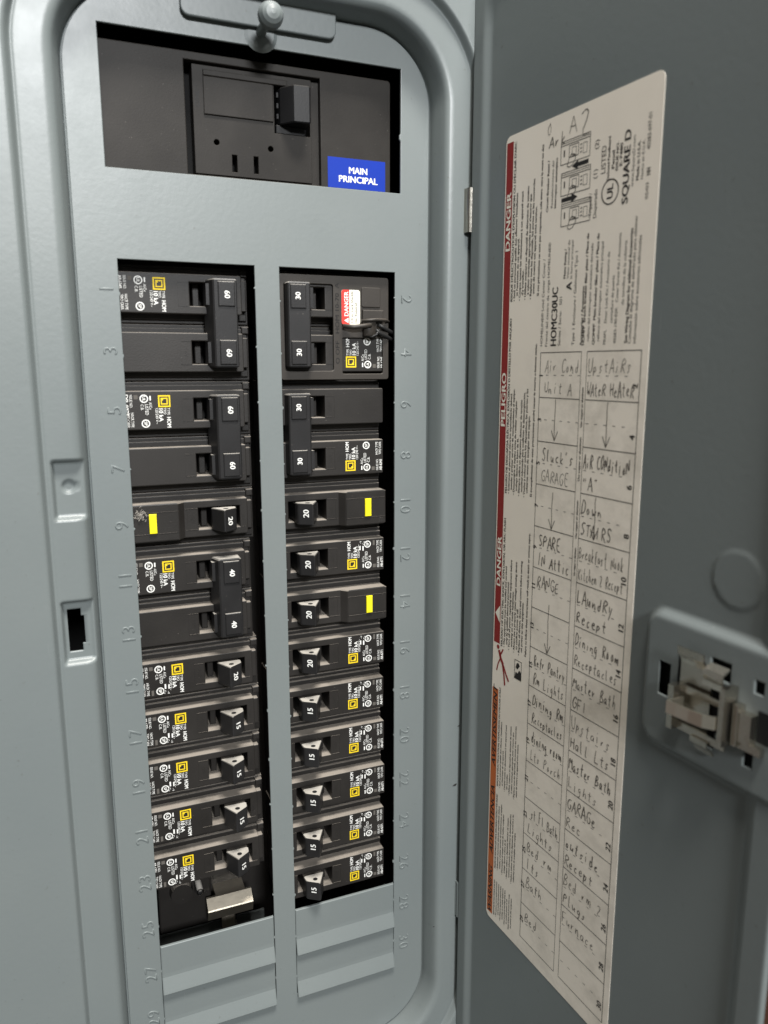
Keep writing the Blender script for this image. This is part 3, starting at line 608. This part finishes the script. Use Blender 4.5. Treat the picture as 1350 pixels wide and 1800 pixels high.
for dd, a, b in ((ld, TA+3.2, TM0-1), (rd, TM1+.8, TB-2.2)):
    for k, (t1, t2) in dd.items():
        z = TZ-TP*k; wid = b-a
        if t1: hand(t1, a, a+min(wid, 2.9*len(t1)+1), z-8.4, 5.4)
        if t2: hand(t2, a, a+min(wid, 2.9*len(t2)+1), z-17.2, 5.2)
for s_, k0, k1 in ((TA+11, 1.0, 1.95), (TM1+13, 1.0, 1.95), (TA+11.5, 3.1, 3.98), (TM1+9, 3.0, 3.95), (TA+12, 5.75, 6.98)): arrow(s_, TZ-TP*k0-.5, TZ-TP*k1)
s_, z_ = D(975, 245); hand('Ark', s_-3, s_+8, z_-3, 5, .34); s_, z_ = D(1005, 212); hand('A', s_-1, s_+4.5, z_-5, 6, .34); s_, z_ = D(1028, 215); hand('2', s_-2, s_+5, z_-5, 10, .34); hand('o', D(968, 222)[0]-2, D(968, 222)[0]+3, D(968, 222)[1]-4, 9, .3)
pen.build('pencil_writing', M['pencil'], door)

# ================================================================== MAIN BREAKER
MY = 7.0
mbk = tag(empty('main_breaker', (35, 40, 78)), 'wide dark main breaker with black toggle and blue MAIN PRINCIPAL sticker', 'main breaker')
MO = Vector((35, 40, 78))
def PM(o): o.parent = mbk; o.location = [-c*S for c in MO]; return o
fx1, fz1 = U(686, 143, MY); _, fzl = U(175, 70, MY)
hx0, hz1 = U(322, 103, MY); hx1, _ = U(562, 135, MY); _, hz0 = U(330, 305, MY)
outm = rrect(-60, fx1, 40, fz1, 1.6, 4); V, F = curve_sheet([outm, rect(hx0, hx1, hz0, hz1)[::-1]], 9, .35)
mb = MB(); mb.add([(x, y+MY, z) for x, y, z in V], F); PM(mb.build('faceplate', M['main'], mbk))
# body seen through the faceplate
by = MY+1.6
bx0, bz1 = U(336, 111, by); bx1, _ = U(546, 140, by)
so0 = U(481, 152, by); so1 = U(553, 236, by)
tx0, tx1 = so0[0], U(545, 200, by)[0]+1.5; tz0 = U(500, 236, by)[1]; tz1 = U(490, 150, by)[1]
def circ(cx, cz, r, n=14): return [(cx+r*math.cos(2*math.pi*k/n), cz-r*math.sin(2*math.pi*k/n)) for k in range(n)]
h1 = U(381, 250, by); h2 = U(476, 262, by); sl1 = [U(408, 272, by), U(418, 303, by)]; sl2 = [U(446, 275, by), U(455, 306, by)]
V, F = curve_sheet([rect(bx0, bx1, hz0+.9, bz1), rect(tx0, tx1-1.6, tz0, tz1)[::-1], circ(*h1, 1.25), circ(*h2, 1.25), rect(sl1[0][0], sl1[1][0], sl1[1][1], sl1[0][1])[::-1], rect(sl2[0][0], sl2[1][0], sl2[1][1], sl2[0][1])[::-1]], 7, .2)
mb = MB(); mb.add([(x, y+by, z) for x, y, z in V], F)
mb.box(bx1+.2, hx1+1, by+1.6, by+7, hz0+.5, bz1)
PM(mb.build('body', M['main'], mbk))
mb = MB(); mb.box(hx0-1, hx1+2, by+7.2, by+12, hz0-1, hz1+1); PM(mb.build('backing', M['void'], mbk))
p0 = U(356, 135, by); p1 = U(479, 214, by); V, F = curve_sheet([rect(p0[0], tx0-.6, p1[1]-.3, U(440, 145, by)[1])], 1.2, .3)
mb = MB(); mb.add([(x, y+by-.8, z) for x, y, z in V], F); mb.box(p0[0], tx0+6, by-.9, by+1, U(440, 145, by)[1]+.2, U(440, 145, by)[1]+2.6, .3); PM(mb.build('rating_plate', M['main'], mbk))
# toggle
a0 = U(516, 190, 1.5)[0]; a1 = U(546, 190, 1.5)[0]; zt1 = U(530, 150, 1.5)[1]; zt0 = U(530, 216, 1.5)[1]
mb = MB(); mb.prism([(a0-5.5, 14), (a0-4.5, 7.5), (a0-.4, 2.2), (a0+.3, 1.4), (a1-.8, .9), (a1, 1.6), (a1+.8, 14)], zt0, zt1, 0, .5); mb.box(a0-6.2, a1-.5, 9, 13, zt0-3.5, zt0+.2, .4)
for q in range(3): mb.box(a0-6.4, a0-5.6, 6.4, 9, zt0+2+q*4.4, zt0+4+q*4.4)
PM(mb.build('toggle', M['maind'], mbk))
mb = MB()
for t, px, py in (('I ON/O', 346, 168),): 
    x, z = U(px, py, by); text(mb, t, (x, by-.06, z), -ZV, XV, 1.9, center=True)
PM(mb.build('switch_lettering', M['maind'], mbk))
# blue sticker
q0 = U(576, 274, MY-.2); q1 = U(677, 330, MY-.2); sx0, sx1 = q0[0], q1[0]; sz1 = (U(576, 274, MY)[1]+U(677, 286, MY)[1])/2; sz0 = sz1-13.4
mb = MB(); mb.box(sx0, sx1, MY-.18, MY-.02, sz0, sz1); st = PM(mb.build('main_sticker', M['blue'], mbk))
mb = MB(); text(mb, 'MAIN', ((sx0+sx1)/2+.6, MY-.24, sz1-5.2), XV, ZV, 2.75, center=True, bold=True, length=9.6); text(mb, 'PRINCIPAL', ((sx0+sx1)/2+.6, MY-.24, sz1-9.2), XV, ZV, 2.75, center=True, bold=True, length=19.6)
mb.build('sticker_lettering', M['white'], st)

# ================================================================== BRANCH BREAKERS (built as they sit in the left column; the right column is turned by 180 degrees)
BX, Z0, PITCH_ = 32.0, 3.0, 25.4
YS, YM = 13.0, 5.0                                              # shoulder and face depth
def case_pole(mb, zc, gfci=False):
    """one pole's moulding centred at local height zc"""
    for (x0, x1, hz_, y0, y1) in ((-63, -4.2, 12.5, YS, 40), (-62.6, -5.2, 10.9, YS-1.6, YS+1)):          # base block and stepped shoulder, both open under the handle
        V, F = curve_sheet([rect(x0, x1, zc-hz_, zc+hz_), rect(-31.6, -12.2, zc-5.1, zc+5.1)[::-1]], y1-y0, .35); mb.add([(x, y+y0, z) for x, y, z in V], F)
    mb.box(-32, -12, 24, 30, zc-6, zc+6)
    V, F = curve_sheet([rrect(-62.2, -8.4, zc-8.6, zc+8.6, .7, 3), rect(-31.6, -12.2, zc-5.1, zc+5.1)[::-1]], 7.5, .45)
    mb.add([(x, y+YM, z) for x, y, z in V], F)
    mb.box(-8.6, -5.8, YM+3.0, YS, zc-6.8, zc+6.8, .4)
    mb.box(-7.9, -4.6, YM+5.2, YS, zc+8.6, zc+11.9, .5)          # catch at the inner end
    for zz_ in (-5.2, 5.0): mb.box(-36.5, -31.9, YM-.12, YM+.3, zc+zz_-.12, zc+zz_+.12)
    mb.box(-36.7, -36.4, YM-.12, YM+.3, zc-5.2, zc+5.1)
    mb.box(-12.0, -9.6, YM-.1, YM+.3, zc-5.3, zc-5.1)
    mb.box(-29.5, -26.6, YM+6.5, 26, zc-5.0, zc+5.0, .4)         # moulding inside the handle opening
    text(mb, 'ON', (-10.6, YM-.06, zc), -ZV, XV, 1.5, center=True); text(mb, 'OFF', (-34.2, YM-.06, zc), -ZV, XV, 1.6, center=True)
    if gfci:
        mb.prism([(-62.4, YM+2), (-62.4, YM-2.6), (-62, YM-3), (-41.2, YM-3), (-40.6, YM-2.6), (-38.0, YM+.05), (-38, YM+2)], zc-8.7, zc+8.7, 0, .5)
        for zz_ in (-5.0, 4.9): mb.box(-62, -41.3, YM-3.14, YM-2.8, zc+zz_-.12, zc+zz_+.12); mb.box(-37.5, -31.9, YM-.13, YM+.3, zc+zz_-.12, zc+zz_+.12)
        mb.box(-41.4, -41.1, YM-3.14, YM-2.8, zc-5, zc+5)
        for q in range(2): mb.prism([(-61.0+q*1.2, YM-3.1), (-60.4+q*1.2, YM-3.1), (-58.4+q*1.2, YM-2.8), (-59+q*1.2, YM-2.8)], zc+5.6, zc+7.8)
def single_handle(mb, zc):
    pr = [(-25.9, 3.0), (-25.6, 2.0), (-22.0, -4.9), (-21.6, -5.5), (-21.0, -5.6), (-15.9, -2.1), (-15.3, -1.5), (-15.0, -.8), (-14.7, 2.4), (-15.4, 3.0)]
    mb.prism(pr, zc-5.2, zc+5.2, 0, .35)
    mb.prism([(-25.4, 20), (-25.2, 2.6), (-15.2, 2.6), (-14.6, 20)], zc-4.3, zc+4.3, 2)
    mb.cyl((-20.0, -1.5, zc+5.22), (-20.0, -1.5, zc+5.1), 1.25, None, 14, 1); mb.cyl((-20.0, -1.5, zc-5.22), (-20.0, -1.5, zc-5.1), 1.25, None, 14, 1)          # the lock hole
HD = (Vector((-15.9, -2.1, 0))-Vector((-21.0, -5.6, 0))).normalized(); HN = Vector((HD.y, -HD.x, 0))
def amp_single(mb, t, zc):
    c = (Vector((-15.9, -2.1, 0))+Vector((-21.0, -5.6, 0)))*.5+HN*.06; c.z = zc-.4
    text(mb, t, c, -ZV, HD, 2.7, center=True, bold=True)
def tie_handle(mb, zc):                                          # the handle end that shows in the tie's frame
    mb.box(-20.4, -12.9, -2.3, 4, zc-5.4, zc+5.4, .45); mb.box(-25, -13, 2, 12, zc-4.6, zc+4.6)
def tie_bar(mb, za, zb): mb.prism([(-25.2, 7), (-23.6, 2), (-22.6, -1.3), (-21.9, -1.75), (-12.3, -1.6), (-11.8, -1.1), (-11.4, 7)], min(za, zb)-6.6, max(za, zb)+6.6, 0, .6)
def logo(mb, x, z, k=5.3, i=1):
    o = k/2
    for a, b in ((o, o-.62), (o-1.15, o-1.65)):
        for x0, x1, z0, z1 in ((-a, a, b, a), (-a, a, -a, -b), (-a, -b, -b, b), (b, a, -b, b)): quad(mb, [(x+x0, YM-.05, z+z0), (x+x1, YM-.05, z+z0), (x+x1, YM-.05, z+z1), (x+x0, YM-.05, z+z1)], i)
    for zz_ in (1,): quad(mb, [(x-o+1.2, YM-.051, z+o-2.3), (x-o+2.2, YM-.051, z+o-2.3), (x-o+2.2, YM-.051, z+o-1.3), (x-o+1.2, YM-.051, z+o-1.3)], i)
def printing(mb, zc, single, issue='AB-6345', bigissue=False):
    y = YM-.05
    def t(s, x, ztop, ln, h, bold=False): text(mb, s, (x-h/2, y, zc+ztop), -ZV, XV, h, length=ln, bold=bold)
    logo(mb, -44.6, zc+4.0)
    t('TYPE', -42.9, 1.0, 3.2, 1.15); t('TIPO', -44.5, 1.0, 2.9, 1.1); t('HOM', -42.9, -3.0, 4.9, 1.7, True); t('10 kA', -46.2, 1.2, 6.2, 1.8, True); t('120/240 V~', -48.0, 1.2, 7.2, 1.2)
    t('Al/Cu', -50.6, 3.6, 3.2, 1.2); quad(mb, [(-50.9, y, zc+6.4), (-50.3, y, zc+6.4), (-50.3, y, zc+4.4), (-50.9, y, zc+4.4)])
    ringpoly(mb, (-53.3, y, zc+5.2), 1.35, 1.85, XV, ZV, 20); text(mb, 'UL', (-53.3, y, zc+5.2), -ZV, XV, 1.25, center=True, bold=True)
    t('LISTED', -52.3, 2.8, 4.9, 1.35); t('C.B.', -54.2, 2.8, 2.8, 1.2)
    ringpoly(mb, (-53.0, y, zc-5.8), 1.35, 1.85, XV, ZV, 20); text(mb, 'SP', (-53.0, y, zc-5.8), -ZV, XV, 1.3, center=True, bold=True)
    for a, b in ((-1, 1), (-.35, .35)): pass
    quad(mb, [(-57.6, y, zc+5.0), (-55.9, y, zc+5.0), (-55.9, y, zc+6.8), (-57.6, y, zc+6.8)], 2)
    t('ISSUE NO.', -58.9, 7.0, 5.8, 1.15)
    if bigissue: t(issue, -60.9, 7.2, 9.6, 1.7, True)
    else: t(issue, -60.8, 7.0, 5.6, 1.3, True)
    t('HACR TYPE', -58.6, -.8, 6.6, 1.2); t('TIPO CARR', -60.4, -1.0, 6.4, 1.2)
    if single:
        t('Cu', -51.0, -5.6, 1.8, 1.2); t('~V', -49.2, -6.2, 1.6, 1.0)
        quad(mb, [(-50.9, y, zc-2.6), (-50.2, y, zc-2.6), (-50.2, y, zc-5), (-50.9, y, zc-5)]); quad(mb, [(-49.2, y, zc-3.0), (-48.6, y, zc-3.0), (-48.6, y, zc-5.2), (-49.2, y, zc-5.2)])
        quad(mb, [(-57.0, y, zc-7.6), (-55.9, y, zc-7.6), (-55.9, y, zc-5.0), (-57.0, y, zc-5.0)], 2)
PROTO = {}
def datas(kind, amp, issue=None):
    """mesh data of each part, shared by alike breakers"""
    def get(key, fn, name, mats):
        if key not in PROTO:
            mb = MB(); fn(mb); o = mb.build(name, mats); PROTO[key] = o.data; bpy.data.objects.remove(o)
        return PROTO[key]
    WP = [M['white'], M['yellow'], M['grey']]; L_ = []
    h = PITCH_/2
    if kind == 'double':
        L_.append(('case', get('c2', lambda m: (case_pole(m, h), case_pole(m, -h)), 'case', [M['brk']]), None))
        L_.append(('handle_tie', get('t2', lambda m: tie_bar(m, h, -h), 'handle_tie', [M['handle']]), None))
        for q in (h, -h):
            L_.append(('handle', get(('h2', q), lambda m: tie_handle(m, q), 'handle', [M['handle']]), None))
            L_.append(('amp_number', get(('a2', q, amp), lambda m: text(m, amp, (-16.4, -2.42, q-.2), -ZV, XV, 2.35, center=True, bold=True), 'amp_number', [M['white']]), 'handle'))
        L_.append(('rating_print', get(('p2', issue), lambda m: printing(m, h, False, issue, issue == 'DP-4075'), 'rating_print', WP), None))
    else:
        g = kind == 'gfci'
        L_.append(('case', get('cg' if g else 'c1', lambda m: case_pole(m, 0, g), 'case', [M['brk']]), None))
        L_.append(('handle', get('h1', lambda m: single_handle(m, 0), 'handle', [M['handle'], M['void'], M['maind']]), None))
        L_.append(('amp_number', get(('a1', amp), lambda m: amp_single(m, amp, 0), 'amp_number', [M['white']]), 'handle'))
        if g: L_.append(('test_button', get('tb', lambda m: m.box(-54.2, -50.9, 1.0, 4, -4.7, 4.3, .35), 'test_button', [M['button']]), None))
        else: L_.append(('rating_print', get('p1', lambda m: printing(m, 0, True, 'AB-6771'), 'rating_print', WP), None))
    return L_
def breaker(side, row, kind, amp, label, group, issue=None, dx=0):
    zc = Z0-PITCH_*(row+(.5 if kind == 'double' else 0))
    o = empty('circuit_breaker', (BX+dx, 0, zc), (0, 0 if side == 'L' else math.pi, 0)); tag(o, label, 'circuit breaker', group); last = None
    o.location.x += random.uniform(-.35, .35)*S; o.location.y += random.uniform(-.4, .4)*S; tilt = random.uniform(-.004, .004); o.rotation_euler.x = tilt
    for nm, da, par in datas(kind, amp, issue):
        c = bpy.data.objects.new(nm, da); COL.objects.link(c); c.parent = last if par else o
        if nm == 'handle': last = c
    return o
G2, G1, GG = 'two-pole breakers', 'single-pole breakers', 'breakers with yellow test button'
breaker('L', 0, 'double', '60', 'two-pole 60 breaker topmost in the column of odd numbers, beside embossed 1', G2, 'AB-6345', .5)
breaker('L', 2, 'double', '60', 'two-pole 60 breaker printed DP-4075, directly above a yellow-button breaker', G2, 'DP-4075', .6)
breaker('L', 4, 'gfci', '20', 'yellow-button 20 breaker between the two-pole 60 and two-pole 40 breakers', GG)
breaker('L', 5, 'double', '40', 'two-pole breaker with 40 on both tied handles', G2, 'AB-6345', -2)
breaker('L', 7, 'single', '20', 'single 20 breaker directly under the two-pole 40 breaker', G1)
breaker('L', 8, 'single', '15', 'uppermost single 15 breaker of the odd-numbered column, beside embossed 17', G1)
breaker('L', 9, 'single', '15', 'second single 15 breaker down the odd-numbered column, beside embossed 19', G1)
breaker('L', 10, 'single', '15', 'single 15 breaker two places above the bare bus stab', G1)
breaker('L', 11, 'single', '15', 'single 15 breaker directly above the bare bus stab in the empty slot', G1)
breaker('R', 0, 'double', '30', 'two-pole 30 breaker framed by the lockout bracket with DANGER sticker', G2, 'AB-6345')
breaker('R', 2, 'double', '30', 'two-pole 30 breaker directly below the lockout bracket, without sticker', G2, 'AB-6345')
breaker('R', 4, 'gfci', '20', 'yellow-button 20 breaker directly under a two-pole 30 breaker', GG)
breaker('R', 5, 'single', '20', 'plain single 20 breaker between two yellow-button breakers', G1)
breaker('R', 6, 'gfci', '20', 'yellow-button 20 breaker with plain single 20 breakers above and below', GG)
breaker('R', 7, 'single', '20', 'single 20 breaker of the even-numbered column directly above the run of 15s', G1)
breaker('R', 8, 'single', '15', 'single 15 breaker of the even-numbered column directly under a single 20', G1)
breaker('R', 9, 'single', '15', 'second 15 breaker down the even-numbered column, beside embossed 20', G1)
breaker('R', 10, 'single', '15', 'middle one of the five 15 breakers in the even-numbered column', G1)
breaker('R', 11, 'single', '15', 'last but one 15 breaker above the even-numbered filler plates', G1)
breaker('R', 12, 'single', '15', 'lowest breaker of the even-numbered column, sitting on the filler plates', G1)

# ================================================================== LOCKOUT BRACKET on the upper right breaker
LY = 3.4
lock = tag(empty('lockout_bracket', (76, 0, -10)), 'dark brown lockout bracket with red and white DANGER sticker and wire hasp', 'lockout bracket')
LO = Vector((76, 0, -10))
def PLk(o): o.parent = lock; o.location = [-c*S for c in LO]; return o
def UL_(px, py): return U(px, py, LY)
w0 = UL_(586, 650); w1 = UL_(683, 487)
x_in = UL_(586, 560)[0]; x_out = UL_(683, 560)[0]; zt = UL_(640, 487)[1]; zb = UL_(640, 667)[1]
xl = 41.5; hz = UL_(560, 499)[1]; hzb = UL_(560, 652)[1]
pr0 = UL_(600, 600); pr1 = UL_(678, 660)
V, F = curve_sheet([rrect(xl, x_out, zb, zt, 1.2, 3), rrect(xl+2.2, x_in, hzb, hz, 1.0, 3)[::-1], rrect(UL_(602, 598)[0], UL_(673, 640)[0], UL_(630, 657)[1], UL_(630, 594)[1], .8, 3)[::-1]], 1.5, .3)
mb = MB(); mb.add([(x, y+LY, z) for x, y, z in V], F); PLk(mb.build('plate', M['lock'], lock))
mb = MB(); a = UL_(635, 505); b = UL_(668, 541); V, F = curve_sheet([rrect(a[0], b[0], b[1], a[1], .8, 3)], 1.0, .3); mb.add([(x, y+LY-.6, z) for x, y, z in V], F)
a = UL_(636, 545); b = UL_(672, 563); mb.box(a[0], b[0], LY-1.6, LY+.5, b[1], a[1], .4); PLk(mb.build('hasp_flap', M['lock'], lock))
a = U(600, 509, LY-.3); b = U(633, 571, LY-.3); mid = U(614, 540, LY-.3)[0]
mb = MB(); V, F = curve_sheet([rrect(a[0], b[0], b[1], a[1], 1.1, 4)], .4, .1)
st = MB(); st.add([(x, y+LY-.42, z) for x, y, z in V], F); stk = PLk(st.build('danger_sticker', M['cream'], lock))
mb = MB(); rr_ = [q for q in rrect(a[0], b[0], b[1], a[1], 1.1, 4) if q[0] < mid] ; rr_ = [(mid, a[1])] + rr_ + [(mid, b[1])]
quad(mb, [(x, LY-.45, z) for x, z in rr_]); mb.build('danger_field', M['redb'], stk)
mb = MB(); zz0 = b[1]+.6; zz1 = a[1]-.9
text(mb, 'DANGER', (mid-.55, LY-.48, zz0+3.2), ZV, -XV, 2.0, length=zz1-zz0-3.2, bold=True); quad(mb, [(mid-.5, LY-.48, zz0), (mid-.5, LY-.48, zz0+2.6), (mid-2.7, LY-.48, zz0+1.3)]); mb.build('danger_lettering', M['white'], stk)
mb = MB(); text(mb, '1/4 in. Lock Shackle', (mid+1.9, LY-.48, zz0), ZV, -XV, 1.25, length=zz1-zz0+.4); text(mb, 'Dia. Required', (mid+3.9, LY-.48, zz0), ZV, -XV, 1.25, length=(zz1-zz0)*.66); mb.build('size_lettering', M['black'], stk)
mb = MB(); x = UL_(593, 560)[0]; z0 = UL_(593, 640)[1]; z1 = UL_(593, 497)[1]; text(mb, 'O OFF   HOM 10-70  A', (x+.9, LY-.05, z0), ZV, -XV, 1.9, length=z1-z0); PLk(mb.build('moulded_lettering', M['maind'], lock))
def W3(px, py, y): x, z = U(px, py, y); return (x, y, z)
mb = MB(); mb.tube([W3(603, 573, 2), W3(622, 575, .2), W3(640, 573, -.5), W3(652, 572, .5)], 1.1); mb.tube([W3(636, 564, .3), W3(660, 562, -.2), W3(678, 563, 1.5), W3(683, 566, 4)], .75)
mb.prism([(U(640, 580, 1)[0], 3), (U(640, 580, 1)[0], 0.4), (U(660, 580, 1)[0], .4), (U(662, 580, 1)[0], 3)], U(650, 591, 1)[1], U(650, 566, 1)[1], 0, .4)
PLk(mb.build('hasp_pin', M['lock'], lock, True))
for pts in ([(665, 571, 1.5), (676, 577, 2), (688, 584, 4), (700, 591, 8), (714, 596, 14)], [(660, 580, 1.0), (668, 586, 1.0), (680, 592, 3), (694, 600, 7), (712, 606, 14)], [(642, 588, 1.5), (654, 592, 1.0), (662, 588, .5), (667, 579, .8)]):
    mb = MB(); mb.tube([W3(*q) for q in pts], .95 if pts[0][0] != 642 else .6); PLk(mb.build('wire', M['cable'], lock, True))

# ================================================================== BARE BUS STAB in the empty slot
stab = tag(empty('bus_stab', (14, 42, -302)), 'bare tinned metal bus stab in the empty slot under the lowest left breaker', 'bus stab')
SO_ = Vector((14, 42, -302))
def PS(o): o.parent = stab; o.location = [-c*S for c in SO_]; return o
y0 = 20.0
a = U(366, 1596, y0); b = U(445, 1572, y0)
mb = MB(); zc = (a[1]+b[1])/2-4.0
x0, x1 = a[0], b[0]
pr = [(zc+5.2, y0+5), (zc+1.0, y0+.3), (zc+.3, y0), (zc-.5, y0+.2), (zc-5.6, y0+1.6), (zc-6.2, y0+2.6)]
V = []; F = []
for x in (x0, x0+.6, x1-.6, x1): V += [(x, y, z) for z, y in pr] + [(x, y+1.5, z-.2) for z, y in reversed(pr)]
nn = 2*len(pr)
for q in range(3):
    for j in range(nn): F.append((q*nn+j, (q+1)*nn+j, (q+1)*nn+(j+1) % nn, q*nn+(j+1) % nn))
F += [tuple(range(nn)), tuple(range(4*nn-1, 3*nn-1, -1))]
mb.add(V, F); mb.box(x0+6, x1-2, y0+2, 42, zc-4.5, zc+1); PS(mb.build('blade', M['tin'], stab))
mb = MB(); mb.prism([(x0+7.5, y0+2.2), (x0+9.5, y0+1.6), (x0+14, y0+1.8), (x0+15, y0+4), (x0+7.5, y0+4)], zc-13, zc-5.4, 0, .4); PS(mb.build('jaw', M['tin'], stab))
mb = MB(); mb.prism([(x0+9.5, y0+5), (x0+10, y0+3.4), (x0+15, y0+3.6), (x0+16, y0+6)], zc-16, zc-12.5, 0, .4); PS(mb.build('spring_clip', M['tin'], stab))
mb = MB(); xx, zz_ = U(352, 1568, 22); mb.cyl((xx, 22, zz_), (xx, 40, zz_), 1.9, 2.2, 18); mb.cyl((xx, 21.2, zz_), (xx, 22, zz_), 1.0, 1.9, 18); PS(mb.build('pin', M['handle'], stab, True))
lint = MB(); cx_, cz_ = U(246, 905, 3)
for k in range(46):
    a, rr = random.uniform(0, 6.28), abs(random.gauss(0, 1.7)); p = Vector((cx_+rr*math.cos(a), 1.6+random.uniform(-.5, .3), cz_+rr*math.sin(a)*1.1)); pts = [p]
    for q in range(4): p = p+Vector((random.uniform(-.8, .8), random.uniform(-.35, .35), random.uniform(-.8, .8))); p.y = min(p.y, 1.75); pts.append(p)
    lint.tube(pts, .10, 4)
o = lint.build('lint', M['dust']); tag(o, 'small tuft of grey lint on the yellow-button breaker beside embossed 9', 'lint', kind='stuff')
bpy.context.view_layer.update()
